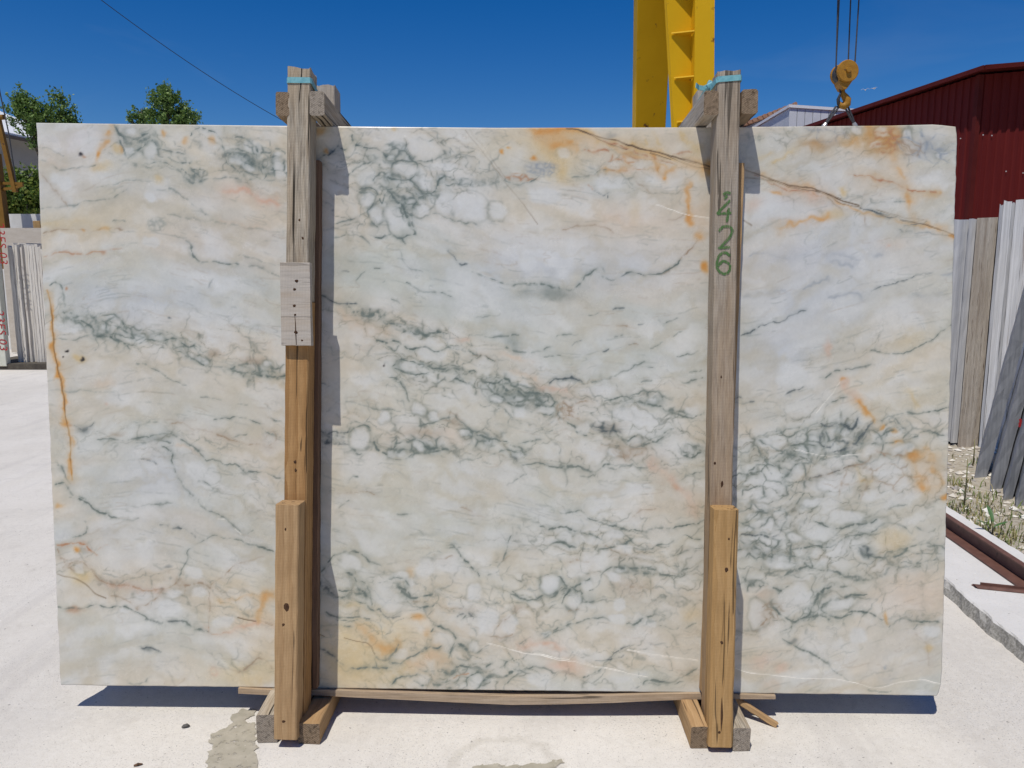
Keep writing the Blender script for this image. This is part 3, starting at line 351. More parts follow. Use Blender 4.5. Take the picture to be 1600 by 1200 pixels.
 Cl(730,612,95,36,-18,.3),S(13,'g',.65,620,650,650,610,700,590,760,560,830,555,880,545),S(11,'g',.65,640,660,700,690,770,680,800,660),S(13,'g',.7,460,715,520,700,600,680,680,710),N(560,660,110,50,-30,44,.7),S(9,'g',.7,770,660,830,660,890,675,940,700,970,720),P(995,695,12,28,'o',.8),S(12,'g',.7,1000,745,1040,720,1110,705,1160,720,1220,715,1290,715,1335,730),S(8,'b',.5,800,500,850,540),Cl(240,670,62,82,0,.4),S(13,'b',.55,200,760,250,760,290,700),S(14,'b',.5,280,640,330,620,320,680),P(300,560,60,30,'s',.3),N(320,650,80,60,0,40,.5,'b'),
 S(8,'g',.45,380,770,440,740),S(10,'g',.55,390,800,420,830,470,870,530,900,590,930,640,950,680,1000,740,1040,780,1060),P(430,840,34,22,'k',.4),Cl(830,790,52,56,0,0),S(5,'w',.9,110,990,200,1015,300,1025,420,1040,560,1050,700,1055,830,1080,940,1105,1040,1080,1180,1060,1320,1085),
 P(380,990,34,22,'s',.55),P(270,950,60,40,'s',.4),P(1240,880,24,22,'y',.7),S(7,'b',.5,460,1100,510,1070,560,1050),S(7,'g',.45,900,1110,960,1130,1010,1130),S(9,'q',.5,960,1070,1050,1040),P(1150,550,200,120,'p',.35),S(8,'g',.4,1160,770,1180,740),S(8,'b',.4,1180,800,1230,860,1240,940,1250,990),P(330,1080,60,30,'s',.3),P(990,985,14,10,'q',.6),Cl(1260,770,60,40,0,0)]),
]

BANDS = [(640,265,140,75,0,.75),(560,330,90,60,0,.5),(390,250,90,40,15,.7),(230,230,90,35,10,.4),(240,520,200,38,12,.75),(400,575,80,25,5,.6),(630,525,150,32,14,.75),(760,600,200,42,14,.85),(660,680,170,40,3,.75),(820,700,120,40,8,.5),(960,640,150,45,8,.6),(1010,700,150,45,0,.6),(900,720,180,30,0,.4),
 (560,920,90,55,10,.55),(660,940,130,50,0,.5),(720,1045,170,45,-5,.85),(560,1000,70,40,0,.4),(870,920,120,60,-10,.7),(960,850,170,50,5,.7),(1040,900,90,50,0,.6),(960,1040,130,40,-10,.45),(1280,690,190,50,-10,.9),(1230,770,130,60,0,.9),(1380,760,130,60,-8,.6),(1240,860,140,50,0,.85),(1400,870,110,40,-6,.6),(1270,960,130,50,-10,.7),(1400,970,100,25,0,.5),
 (1400,225,110,35,10,.5),(1280,215,120,22,0,.4),(260,690,160,35,8,.35),(380,760,90,50,15,.3),(200,910,150,35,12,.45),(330,930,120,45,5,.4),(150,870,60,40,0,.4),(1000,270,110,40,10,.35),(1300,320,160,40,12,.25),(330,1040,90,30,-10,.25),(1350,540,120,20,-14,.25),(1250,1010,110,30,0,.3)]
CALM = [(230,470,150,45),(300,635,150,35),(850,415,180,45),(690,455,140,40),(1000,530,160,45),(1300,430,180,75),(1230,560,80,55),(1400,600,90,45),(640,775,170,40),(620,830,120,40),(190,1020,130,40),(240,750,80,40),(230,830,110,40),(840,330,120,30),(330,380,110,30),(1340,1000,110,35),(760,400,120,40)]

def catmull(pts, n=6):
    P = np.array(pts, float)
    if len(P) < 3: return P
    Q = np.vstack([2*P[0]-P[1], P, 2*P[-1]-P[-2]]); out = []
    for i in range(1, len(Q)-2):
        for t in np.arange(n)/n:
            out.append(.5*((2*Q[i])+(-Q[i-1]+Q[i+1])*t+(2*Q[i-1]-5*Q[i]+4*Q[i+1]-Q[i+2])*t*t+(-Q[i-1]+3*Q[i]-3*Q[i+1]+Q[i+2])*t**3))
    out.append(P[-1]); return np.array(out)
def marble(U, V):
    """U, V: map coordinates of every point of the face (2-D arrays). Returns colour (0..255 sRGB)."""
    H, W = U.shape
    f = np.float32
    U = U.astype(f); V = V.astype(f)
    # flow of the bedding: an arch on the left, falling through the middle, rising on the right
    xs_ = np.arange(-100, 1700); fl_ = np.interp(xs_, [50, 220, 420, 640, 900, 1150, 1500], [30, -10, 38, 70, 120, 120, 20]); kr = np.exp(-(np.arange(-150, 151)/70.)**2); fl_ = np.convolve(np.pad(fl_, 150, mode='edge'), kr/kr.sum(), 'valid')
    flow = np.interp(U, xs_, fl_).astype(f)
    psi = V - flow + 26*(fbm(U/150, V/110, 40, 3)-.5)
    m1 = fbm(U/230, psi/75, 1, 4); m2 = fbm(U/120+7, psi/34, 11, 5); m3 = fbm(U/40, psi/14, 21, 4)
    white = np.array((194,199,203), f); grey = np.array((188,192,187), f); cream = np.array((202,195,182), f)
    C = np.empty((H, W, 3), f); C[:] = grey
    def lerp(a, col, sl=None):
        nonlocal C
        col = np.asarray(col, f)
        if sl is None: C += a[..., None]*(col-C)
        else:
            v = C[sl]; v += a[..., None]*(col-v)
    sm = lambda a, b, x: np.clip((x-a)/(b-a), 0, 1)**2*(3-2*np.clip((x-a)/(b-a), 0, 1))
    lerp(sm(.40, .66, m1), cream); lerp(.85*sm(.50, .70, m2)*sm(.62, .40, m1), white)
    wx = 13*(fbm(U/34, V/34, 60, 3)-.5) + 5.5*(fbm(U/9, V/9, 70, 2)-.5)
    wy = 13*(fbm(U/34, V/34, 80, 3)-.5) + 5.5*(fbm(U/9, V/9, 90, 2)-.5)
    Uw = U+wx; Vw = V+wy
    bx = 60*(fbm(U/90, V/70, 100, 4)-.5); by = 44*(fbm(U/90, V/70, 110, 4)-.5)
    # washes of colour
    for (x, y, rx, ry, col, a) in WASH:
        sl = box(U, V, x-rx*1.9, x+rx*1.9, y-ry*1.9-25, y+ry*1.9+25)
        if sl is None: continue
        q = ((U[sl]+bx[sl]-x)/rx)**2+((V[sl]+by[sl]-y)/ry)**2
        lerp(np.clip(1.05*a*np.exp(-q), 0, .95), [.92*v+.08*194 for v in col], sl)
    # old pebbles of the breccia, healed: white hearts, cream-grey seams
    for sd, cs, al in ((5, 78., .60), (6, 40., .42)):
        f1, f2 = worley((U+2.2*wx+.5*bx)/(cs*1.7), (psi+2.2*wy+.5*by)/cs, sd)
        t = f2-f1
        lerp(al*sm(.08, .62, t)*sm(.3, .66, fbm(U/70, psi/50, sd+200, 3)), (206,210,213))
        lerp(.55*al*sm(.34, .0, t)*sm(.3, .62, fbm(U/50, V/40, sd+210, 3)), (180,175,158))
    # faint bedding
    C += (9*(fbm(U/75, psi/13, 31, 4)-.5)+12*(fbm(U/22, psi/13, 36, 4)-.5))[..., None]*np.array((1.,.95,.9), f)
    for sd, cc, al in ((31, 'g', .20), (35, 'b', .20), (38, 'g', .16)):
        n = fbm(U/120+sd, psi/20, sd+3, 3)+.035*(fbm(U/9, V/9, sd+6, 2)-.5)
        gy, gx = np.gradient(n); g = np.sqrt(gx*gx+gy*gy)+1e-4
        e = np.abs(n-.5)/g
        lerp(al*np.exp(-(e/.9)**2)*sm(.5, .72, fbm(U/60, V/40, sd+90, 3))*sm(.3, .6, fbm(U/11, V/9, sd+95, 2)), COL[cc])
    brk = fbm(U/7, V/7, 140, 3); brk2 = fbm(U/26, V/26, 145, 3)
    fine = fbm(U/3.1, V/3.1, 150, 2)
    # the web of fine seams: dense in the broken bands, faint elsewhere
    den = np.zeros_like(U)
    for (x, y, rx, ry, ang, a) in BANDS:
        c, s = np.cos(np.radians(ang)), np.sin(np.radians(ang))
        dx = U-x+.5*bx; dy = V-y+.5*by
        den = np.maximum(den, a*np.exp(-(((c*dx+s*dy)/rx)**2+((-s*dx+c*dy)/ry)**2)**1.3))
    calm = np.zeros_like(U)
    for (x, y, rx, ry) in CALM: calm = np.maximum(calm, np.exp(-(((U-x+.6*bx)/rx)**2+((V-y+.6*by)/ry)**2)**1.5))
    den = (.045+den)*(1-.85*calm)
    patch = fbm(U/55, psi/30, 500, 4)
    for sd, cs, wdt, al, lo in ((11, 62., 1.35, .72, .31), (12, 36., 1.1, .74, .39), (13, 20., 1.0, .55, .50)):
        f1, f2 = worley((U+1.6*wx+.55*bx)/(cs*1.55), (psi+1.6*wy+.55*by)/cs, sd)
        e = (f2-f1)*cs
        m = sm(lo-.16*den, lo+.22-.16*den, fbm(U/45+sd, psi/26, 510+sd, 3)+.0*patch)*np.clip(den*1.25, 0, 1)
        ww = wdt*(.35+1.5*brk2)
        lerp(.40*m*sm(.10, .55, f2-f1), (206,211,215))
        lerp(np.clip(al*m*np.exp(-(e/ww)**2)*(.15+1.25*sm(.25, .65, brk)), 0, .9), (108,117,112))
        lerp(np.clip(.40*al*m*np.exp(-(e/(3.6*ww+1.2))**2), 0, 1), (152,156,148))
        lerp(np.clip(.22*al*m*np.exp(-(e/(6.5*ww+2))**2)*sm(.4, .7, fbm(U/60, V/50, 530+sd, 3)), 0, 1), (176,152,122))
    nets, clasts, strokes, spots = [], [], [], []
    for (ox, oy, sc, items) in BLOCKS:
        for it in items:
            k = it[0]
            if k == 'S': strokes.append(([(ox+x/sc, oy+y/sc) for x, y in it[1]], it[2]/sc, it[3], it[4]))
            elif k == 'C': clasts.append((ox+it[1]/sc, oy+it[2]/sc, it[3]/sc, it[4]/sc, it[5], it[6]*.62))
            elif k == 'N': nets.append((ox+it[1]/sc, oy+it[2]/sc, it[3]/sc, it[4]/sc, it[5], it[6]/sc, it[7]*.74, it[8]))
            elif k == 'P': spots.append((ox+it[1]/sc, oy+it[2]/sc, it[3]/sc, it[4]/sc, it[5], it[6]))
    # soft stains first
    for (x, y, rx, ry, t, a) in spots:
        r = max(rx, ry)*2.2+6
        sl = box(U, V, x-r, x+r, y-r, y+r)
        if sl is None: continue
        q = ((Uw[sl]+.25*bx[sl]-x)/rx)**2+((Vw[sl]+.25*by[sl]-y)/ry)**2
        lerp(np.clip((a if t in 'Kk' else .8*a)*np.exp(-q**1.2*.9)*(.45+.7*brk2[sl]+.5*brk[sl]), 0, 1), COL[t], sl)
    # pale clasts
    for (x, y, rx, ry, ang, ring) in clasts:
        r = max(rx, ry)*1.7+8
        sl = box(U, V, x-r, x+r, y-r, y+r)
        if sl is None: continue
        c, s = np.cos(np.radians(ang)), np.sin(np.radians(ang))
        kk = min(1., min(rx, ry)/9.); dx = U[sl]+.8*kk*wx[sl]+.16*kk*bx[sl]-x; dy = V[sl]+.8*kk*wy[sl]+.16*kk*by[sl]-y
        a = (c*dx+s*dy)/rx; b = (-s*dx+c*dy)/ry
        q = (np.abs(a)**2.5+np.abs(b)**2.5)**(1/2.5)
        lerp(.66*sm(1.1, .62, q)*(.6+.6*brk2[sl]), (204,209,213), sl)
        if ring:
            e = np.abs(q-1.06)*min(rx, ry)
            lerp(np.clip(ring*np.exp(-(e/1.7)**2)*sm(.3, .66, brk2[sl])*(.4+brk[sl]), 0, .9), COL['g'], sl)
            lerp(np.clip(.3*ring*np.exp(-(e/4.5)**2)*sm(.2, .6, brk2[sl]), 0, 1), COL['g'], sl)
    # breccia fields
    for i, (x, y, rx, ry, ang, cell, a0, t) in enumerate(nets):
        r = max(rx, ry)*1.5+8
        sl = box(U, V, x-r, x+r, y-r, y+r)
        if sl is None: continue
        c, s = np.cos(np.radians(ang)), np.sin(np.radians(ang))
        dx = U[sl]-x; dy = V[sl]-y
        a = (c*dx+s*dy); b = (-s*dx+c*dy)
        q = np.sqrt(((a+.3*bx[sl])/rx)**2+((b+.3*by[sl])/ry)**2)
        mask = sm(1.15, .55, q+.5*(brk2[sl]-.5))
        f1, f2 = worley((a+1.1*wx[sl])/(cell*1.55)+i*13.7, (b+1.1*wy[sl])/cell+i*7.9, 3)
        e = (f2-f1)*cell
        wd = .9+1.9*brk2[sl]
        lerp(np.clip(.34*a0*mask*sm(.25, .6, f2-f1), 0, 1), (200,207,213), sl)
        lerp(np.clip(a0*mask*np.exp(-(e/wd)**2)*(.1+1.2*sm(.25, .65, brk[sl])), 0, .92), COL[t], sl)
        lerp(np.clip(.40*a0*mask*np.exp(-(e/(3.4*wd))**2)*(.5+.9*brk2[sl]), 0, 1), COL[t], sl)
    # veins
    order = sorted(range(len(strokes)), key=lambda i: 0 if strokes[i][2] in 'psyoOqb' else 1)
    for i in order:
        pts, w, t, a0 = strokes[i]
        if t in 'gkb': a0 = a0*.80; w = w*.86
        P = catmull(pts); m = 3.2*w+14
        sl = box(U, V, P[:, 0].min()-m, P[:, 0].max()+m, P[:, 1].min()-m, P[:, 1].max()+m)
        if sl is None: continue
        soft = t in 'psyoOqc'
        straight = t in 'dwi'
        k = .28 if straight else (1.35 if soft else .8)
        X = U[sl]+k*wx[sl]; Y = V[sl]+k*wy[sl]
        best = np.full(X.shape, 1e9, f); par = np.zeros_like(best)
        L = np.r_[0, np.cumsum(np.hypot(*np.diff(P, axis=0).T))]; Lt = max(L[-1], 1e-3)
        for j in range(len(P)-1):
            ax, ay = P[j]; bx_, by_ = P[j+1]; ux, uy = bx_-ax, by_-ay; l2 = ux*ux+uy*uy+1e-9
            tt = np.clip(((X-ax)*ux+(Y-ay)*uy)/l2, 0, 1)
            d = (X-ax-tt*ux)**2+(Y-ay-tt*uy)**2
            mk = d < best
            best = np.where(mk, d, best); par = np.where(mk, (L[j]+tt*np.sqrt(l2))/Lt, par)
        d = np.sqrt(best)
        tap = np.clip(np.minimum(par, 1-par)*Lt/(3*w+6), 0, 1)*.6+.4
        B, B2 = brk[sl], brk2[sl]
        if soft:
            al = .62*a0*np.exp(-(d/(1.3*w))**2)*sm(.15, .75, B2)*1.25*(.6+.8*B)+.22*a0*np.exp(-(d/(3.0*w+2))**2)
        elif straight:
            al = a0*np.exp(-(d/max(.7, .55*w))**2)*(.45+1.0*sm(.2, .75, B2))*(1 if t != 'i' else .45+1.1*B)
        else:
            # a vein is a bundle of fine dark threads in a paler body
            ww = w*tap*(.25+1.3*B2)
            ph = np.abs(((d/2.1+4*B2+1.3*fine[sl]) % 1)-.5)*2
            amp = .45+.75*sm(.25, .7, fbm(U[sl]/19+i, V[sl]/19, 190, 2))
            thr = np.exp(-(d/(.36*ww+.34))**2)
            body = np.exp(-(d/(1.7*ww+1.))**2)
            al = a0*amp*(np.clip(1.3*thr*(.08+1.4*sm(.22, .66, B)), 0, 1)*.95 + .42*body*(.1+.9*sm(.25, .7, B)+.4*(ph if w > 2.4 else .4))*(.5+fine[sl]))
            lerp(np.clip(.22*a0*amp*np.exp(-(d/(3.2*w+4))**2), 0, 1), COL['b'] if t == 'b' else (160,166,158), sl)
        lerp(np.clip(al, 0, .96), COL[t], sl)
    # crystalline mottle
    C += ((fine-.5)*6+(m3-.5)*7+(fbm(U/1.7, V/1.7, 170, 1)-.5)*2.5)[..., None]
    C *= np.array((1.028, 1.012, .985), f)
    return np.clip(C, 8, 250)
def box(U, V, x0, x1, y0, y1):
    cu = U[U.shape[0]//2]; rv = V[:, V.shape[1]//2]
    j0, j1 = np.searchsorted(cu, [x0-22, x1+22]); 
    i0, i1 = np.searchsorted(-rv, [-(y1+12), -(y0-12)]) if rv[0] > rv[-1] else np.searchsorted(rv, [y0-12, y1+12])
    return None if j1-j0 < 2 or i1-i0 < 2 else (slice(i0, i1), slice(j0, j1))

# ================================================================ ground
def ground_mat():
    t = NT('dusty_concrete'); co = t.co((1, 1, 1))
    c = t.mix(t.ramp(t.noise(co, .55, 6, .6, .3), (.35, 0.), (.68, 1.)), (.61, .57, .50), (.71, .67, .60))
    c = t.mix(t.math('MULTIPLY', t.ramp(t.noise(co, 3.1, 7, .66, .4), (.5, 0.), (.74, 1.)), .5), c, (.49, .462, .415))
    c = t.mix(t.math('MULTIPLY', t.ramp(t.noise(t.co((1, .22, 1), rot=(0, 0, .5)), 2.3, 6, .6, .5), (.52, 0.), (.7, 1.)), .35), c, (.74, .71, .66))
    c = t.mix(t.math('MULTIPLY', t.ramp(t.noise(co, 34, 5, .7), (.42, 0.), (.72, 1.)), .35), c, (.80, .765, .70))
    c = t.mix(t.math('MULTIPLY', t.ramp(t.noise(t.co((1, .06, 1), rot=(0, 0, -.25)), 5.5, 5, .62, .25), (.53, 0.), (.66, 1.)), .34), c, (.50, .47, .43))
    c = t.mix(t.math('MULTIPLY', t.ramp(t.noise(co, 9, 6, .72, .6), (.55, 0.), (.70, 1.)), .38), c, (.47, .43, .37))
    pit = t.ramp(t.noise(co, 165, 3, .62), (.605, 0.), (.645, 1.))
    zone = t.ramp(t.noise(co, 1.7, 4, .6), (.38, .25), (.62, 1.))
    c = t.mix(t.math('MULTIPLY', t.math('MULTIPLY', pit, zone), .62), c, (.17, .16, .145))
    pit2 = t.ramp(t.noise(co, 60, 2, .5), (.70, 0.), (.725, 1.)); c = t.mix(t.math('MULTIPLY', pit2, .75), c, (.2, .185, .165))
    # a dried ring where a bucket stood
    c = t.mix(t.math('MULTIPLY', t.ramp(t.noise(co, 260, 3, .7), (.35, 1.), (.6, 0.)), .30), c, (.44, .41, .365))
    rc = onZ(790, 1205, 0)
    sx = t.n('SeparateXYZ'); t.l(co, sx.inputs[0])
    dx = t.math('SUBTRACT', sx.outputs['X'], rc.x); dy = t.math('SUBTRACT', sx.outputs['Y'], rc.y)
    d = t.math('SQRT', t.math('ADD', t.math('MULTIPLY', dx, dx), t.math('MULTIPLY', dy, dy)))
    d = t.math('ADD', d, t.math('MULTIPLY', t.math('SUBTRACT', t.noise(co, 14, 5, .65), .5), .09))
    band = t.ramp(d, (.150, 0.), (.172, 1.), (.186, .9), (.205, 0.))
    c = t.mix(t.math('MULTIPLY', t.math('MULTIPLY', band, t.ramp(t.noise(co, 22, 4, .7), (.3, .2), (.65, 1.))), .42), c, (.40, .365, .30))
    # hairline scratches
    vo = t.n('TexVoronoi', feature='DISTANCE_TO_EDGE'); vo.inputs['Scale'].default_value = .75
    wv = t.n('VectorMath', operation='ADD'); nn = t.n('TexNoise'); nn.inputs['Scale'].default_value = 2.2; nn.inputs['Detail'].default_value = 6; t.l(co, nn.inputs['Vector']); t.l(co, wv.inputs[0]); t.l(nn.outputs['Color'], wv.inputs[1]); t.l(wv.outputs[0], vo.inputs['Vector'])
    c = t.mix(t.math('MULTIPLY', t.ramp(vo.outputs['Distance'], (.0, 1.), (.006, 0.)), .10), c, (.33, .31, .28))
    h = t.math('ADD', t.math('MULTIPLY', t.noise(co, 120, 4, .7), .6), t.math('ADD', t.math('MULTIPLY', pit, -.8), t.math('MULTIPLY', t.noise(co, 14, 5, .6), 1.2)))
    t.bump(h, .5, .003)
    return t.done(c, .9, .2)
M_GROUND = ground_mat()
mb = MB(); mb.add([(-260, -60, 0), (260, -60, 0), (260, 460, 0), (-260, 460, 0)], [(0, 1, 2, 3)])
tag(part('ground', mb, M_GROUND), 'pale dusty concrete yard floor', kind='structure')
# low wooded hill ring, added out of view to cover the yellow horizon sky
mb = MB(); n = 240; v = []
for i in range(n):
    a = 2*math.pi*i/n; h = 9+20*fbm(np.array([math.cos(a)*2.3+5]), np.array([math.sin(a)*2.3+5]), 900, 5)[0]+3*fbm(np.array([math.cos(a)*22+40]), np.array([math.sin(a)*22+40]), 910, 3)[0]
    for r, z in ((215, -.5), (228, h*.55), (246, h), (300, -.5)): v.append((r*math.cos(a), r*math.sin(a)+100, z))
mb.add(v, [(i*4+k, (i+1) % n*4+k, (i+1) % n*4+k+1, i*4+k+1) for i in range(n) for k in range(3)])
tag(part('added_hills', mb, mottled('wooded_hill', (.07, .10, .05), (.13, .15, .085), .35, .95, .05)), 'added low wooded hill ring covering the sky at the horizon', kind='structure')
# raised crane track on the right
A = onZ(1482, 930, 0); B = onZ(1600, 1031, 0); T = (A-B).normalized(); Nn = Vector((T.y, -T.x, 0)); HP = .062
def trk(t, n, z): return B+T*t+Nn*n+Vector((0, 0, z-B.z))
def tn(p): q = Vector((p.x-B.x, p.y-B.y, 0)); return q.dot(T), q.dot(Nn)
r0 = tn(onZ(1485, 844, HP)); r1 = tn(onZ(1600, 926, HP)); NR = (r0[1]+r1[1])/2
k0 = tn(onZ(1487, 804, HP+.02)); k1 = tn(onZ(1600, 872, HP+.02)); NK = (k0[1]+k1[1])/2
mb = MB(); ts = np.arange(-4, 26, .045); v = []
for i, t_ in enumerate(ts):
    j = .016*(vnoise(np.array([t_*9.]), np.array([.5]), 5)[0]-.5)+.02*(vnoise(np.array([t_*2.6]), np.array([3.5]), 6)[0]-.5); j2 = j+.012*(rng.rand()-.5)-.008
    v += [trk(t_, j2-.012, 0), trk(t_, j2-.004+.01*rng.rand(), HP*.5), trk(t_, j+.006*rng.rand(), HP*.9), trk(t_, j+.012, HP), trk(t_, NK-.005, HP)]
f = []
for i in range(len(ts)-1):
    for k in range(4): f.append((i*5+k, i*5+k+1, i*5+k+6, i*5+k+5))
mb.add(v, f)
def track_mat():
    t = NT('track_concrete'); co = t.co()
    c = t.mix(t.ramp(t.noise(co, 2.2, 7, .65), (.35, 0.), (.7, 1.)), (.60, .58, .54), (.70, .68, .645))
    c = t.mix(t.math('MULTIPLY', t.ramp(t.noise(co, 90, 4, .7), (.55, 0.), (.75, 1.)), .4), c, (.36, .345, .31))
    ge = t.n('NewGeometry'); sz = t.n('SeparateXYZ'); t.l(ge.outputs['True Normal'], sz.inputs[0])
    side = t.ramp(sz.outputs['Z'], (.55, 1.), (.9, 0.))         # the broken face shows raw aggregate
    raw = t.mix(t.ramp(t.noise(co, 75, 5, .7), (.38, 0.), (.66, 1.)), (.20, .19, .165), (.42, .40, .36))
    c = t.mix(side, c, raw); t.bump(t.noise(co, 110, 5, .7), .6, .004)
    return t.done(c, .9, .2)
M_TRACK = track_mat()
tag(part('pavement', mb, M_TRACK), 'raised concrete crane track slab with a broken edge', kind='structure')
mb = MB(); mb.add([trk(-4, NK+.02, HP-.01), trk(26, NK+.02, HP-.01), trk(26, 40, HP-.01), trk(-4, 40, HP-.01)], [(0, 1, 2, 3)])
M_EARTH = mottled('stony_earth', (.34, .29, .215), (.50, .46, .38), 26, .95, .1, bump=.8, bdist=.01)
tag(part('gravel_bed', mb, M_EARTH), 'stony earth bed behind the crane track', kind='structure')
mb = MB(); v = []
for t_ in ts:
    j = .010*rng.rand()
    v += [trk(t_, NR+.10, HP-.02), trk(t_, NR+.10, HP+.028), trk(t_, NK+.028+j, HP+.026), trk(t_, NK+.036+j, HP-.02)]
mb.add(v, [(i*4+k, i*4+k+1, i*4+k+5, i*4+k+4) for i in range(len(ts)-1) for k in range(3)])
tag(part('kerb', mb, M_TRACK), 'white concrete kerb along the steel crane rail', kind='structure')
# ================================================================ marble
def marble_mat():
    t = NT('polished_marble'); at = t.n('Attribute', attribute_name='stone')
    co = t.co(); n = t.noise(co, 420, 2, .5)
    c = t.mix(t.math('MULTIPLY', t.ramp(n, (.3, 0.), (.8, 1.)), .05), at.outputs['Color'], (.95, .95, .95))
    r = t.ramp(t.noise(co, 6, 5, .6), (.3, .17), (.7, .32))
    t.bump(t.noise(co, 9, 4, .6), .03, .002)
    t.b.inputs['Subsurface Weight'].default_value = .0
    return t.done(c, r, .5)
M_MARBLE = marble_mat()
NU, NV = 1000, 620
ss = np.linspace(0, 1, NU); tt = np.linspace(0, 1, NV); S_, T_ = np.meshgrid(ss, tt)
PXc = dict(tl=(57, 192), tr=(1495.5, 195.5), br=(1470.5, 1087), bl=(95, 1070.5))
U_ = (1-T_)*((1-S_)*PXc['bl'][0]+S_*PXc['br'][0])+T_*((1-S_)*PXc['tl'][0]+S_*PXc['tr'][0])
V_ = (1-T_)*((1-S_)*PXc['bl'][1]+S_*PXc['br'][1])+T_*((1-S_)*PXc['tl'][1]+S_*PXc['tr'][1])
V_ = V_+T_*np.interp(S_, [0, .3, .5, .72, .93, .975, .985, 1], [0, 4.2, 6., 4.6, 1., -.8, .2, 2.6])        # the sawn top edge is not quite straight
U_ = U_-S_*np.interp(T_, [0, .006, .02, .03, .05, .97, .985, 1], [6.5, 3.2, .8, .4, 0, 0, .4, 2.2])             # chipped corners
U_ = U_+S_**60*1.2*(fbm(T_*40, T_*0+2.5, 77, 3)-.5)*2; U_ = U_+(1-S_)**60*1.2*(fbm(T_*36, T_*0+7.5, 78, 3)-.5)*2
V_ = V_-(1-T_)**60*1.6*(fbm(S_*60, S_*0+4.5, 79, 3)-.3)
Cs = marble(U_, V_)/255.
lin = np.where(Cs <= .04045, Cs/12.92, ((Cs+.055)/1.055)**2.4)*np.array([1.0, .985, .95])
e_ = np.array(BMI @ EYE); R_ = np.array(BMI.to_3x3())
xc = (U_-800)/FPX; yc = (600-V_)/FPX
D_ = np.stack([xc, CP+yc*SP, -SP+yc*CP], -1) @ R_.T
P_ = e_+D_*((0-e_[1])/D_[..., 1])[..., None]
nb = NU*NV; idx = np.arange(nb).reshape(NV, NU)
q = np.stack([idx[:-1, :-1], idx[:-1, 1:], idx[1:, 1:], idx[1:, :-1]], -1).reshape(-1, 4)
ring = np.concatenate([idx[0, :], idx[1:, -1], idx[-1, -2::-1], idx[-2:0:-1, 0]])
cxm = P_.reshape(-1, 3)[ring].mean(0)
bev = P_.reshape(-1, 3)[ring].copy(); bk = bev.copy(); bk[:, 1] = .02
dirv = bev-cxm; dirv[:, 1] = 0
v1 = bev.copy(); v1[:, 1] = .0025; v1 += np.sign(dirv)*np.array([.0012, 0, .0012])*0
nr = len(ring); i1 = nb+np.arange(nr)
sideq = np.stack([ring, i1, np.roll(i1, -1), np.roll(ring, -1)], -1)
co_all = np.vstack([P_.reshape(-1, 3), bk]).astype(np.float32)
colr = np.vstack([lin.reshape(-1, 3), np.full((nr, 3), .66)*np.array([1, .97, .9])]).astype(np.float32)
faces = np.vstack([q, sideq])
me = bpy.data.meshes.new('marble_slab'); me.vertices.add(len(co_all)); me.vertices.foreach_set('co', co_all.ravel())
nf = len(faces); me.loops.add(nf*4+nr); me.polygons.add(nf+1)
me.loops.foreach_set('vertex_index', np.concatenate([faces.ravel(), i1[::-1]]).astype(np.int32))
me.polygons.foreach_set('loop_start', np.append(np.arange(nf)*4, nf*4).astype(np.int32))
me.update(calc_edges=True)
ca = me.color_attributes.new('stone', 'FLOAT_COLOR', 'POINT')
ca.data.foreach_set('color', np.hstack([colr, np.ones((len(colr), 1), np.float32)]).ravel())
me.materials.append(M_MARBLE); me.validate()
tag(link('marble_slab', me, None, BM), 'large white marble slab with green and rust veins, front of the bundle', 'marble slab', 'marble slabs in the strapped bundle')
# slabs behind the front one
M_PLAIN = mottled('plain_marble', (.60, .59, .55), (.74, .73, .70), 5, .4, .4, spots=((.42, .44, .42), 9, .66))
X0, X1 = P_[..., 0].min(), P_[..., 0].max(); Z0, Z1 = P_[..., 2].min(), P_[..., 2].max()
ordn = ['second', 'third', 'fourth', 'fifth', 'sixth', 'seventh', 'eighth', 'ninth']
for i in range(8):
    mb = MB(); y0 = .0225+i*.0225; a = .004+.010*rng.rand(4)
    topd = .006 if i != 2 else .004
    mb.box(X0+.05+a[0], X1-.012-a[1], y0, y0+.02, Z0+.012+a[2], Z1-.012-topd-a[3]*.4)
    o = part('marble_slab', mb, M_PLAIN, bevel=.002); setm(o, BM)
    tag(o, 'white marble slab, %s from the front of the strapped bundle' % ordn[i], 'marble slab', 'marble slabs in the strapped bundle')
# the broken tip of a slab behind, just above the top edge on the left
# ================================================================ timber
WG = (.40, .33, .25); FL = (.46, .27, .115); FD = (.30, .155, .055)
M_WGREY = wood('weathered_timber', (.42, .31, .20), (.30, .20, .12), (.47, .41, .32), .95, con=1.35)
M_WGREYL = wood('pale_weathered_timber', (.46, .36, .25), (.34, .25, .16), (.50, .45, .38), .95)
M_PLATE = wood('grey_board', (.44, .36, .27), (.36, .28, .20), (.50, .45, .385), .95, con=.42)
M_WBROWN = wood('brown_weathered_timber', (.34, .23, .135), (.22, .135, .075), (.34, .26, .18), .55)
M_WFRESH = wood('fresh_timber', FL, FD, WG, .0)
M_WPALE = wood('pale_fresh_timber', (.49, .315, .155), (.38, .225, .10), WG, .06)
M_WFRESH2 = wood('ochre_fresh_timber', (.50, .31, .135), (.40, .235, .09), WG, .0)
M_WRED = wood('reddish_timber', (.20, .115, .07), (.13, .07, .04), WG, .05)  # reddish wood, darkened to put the shade behind the left post into its colour
M_HOLE = mottled('dark_knot', (.05, .026, .016), (.10, .055, .03), 60, .9, .1)
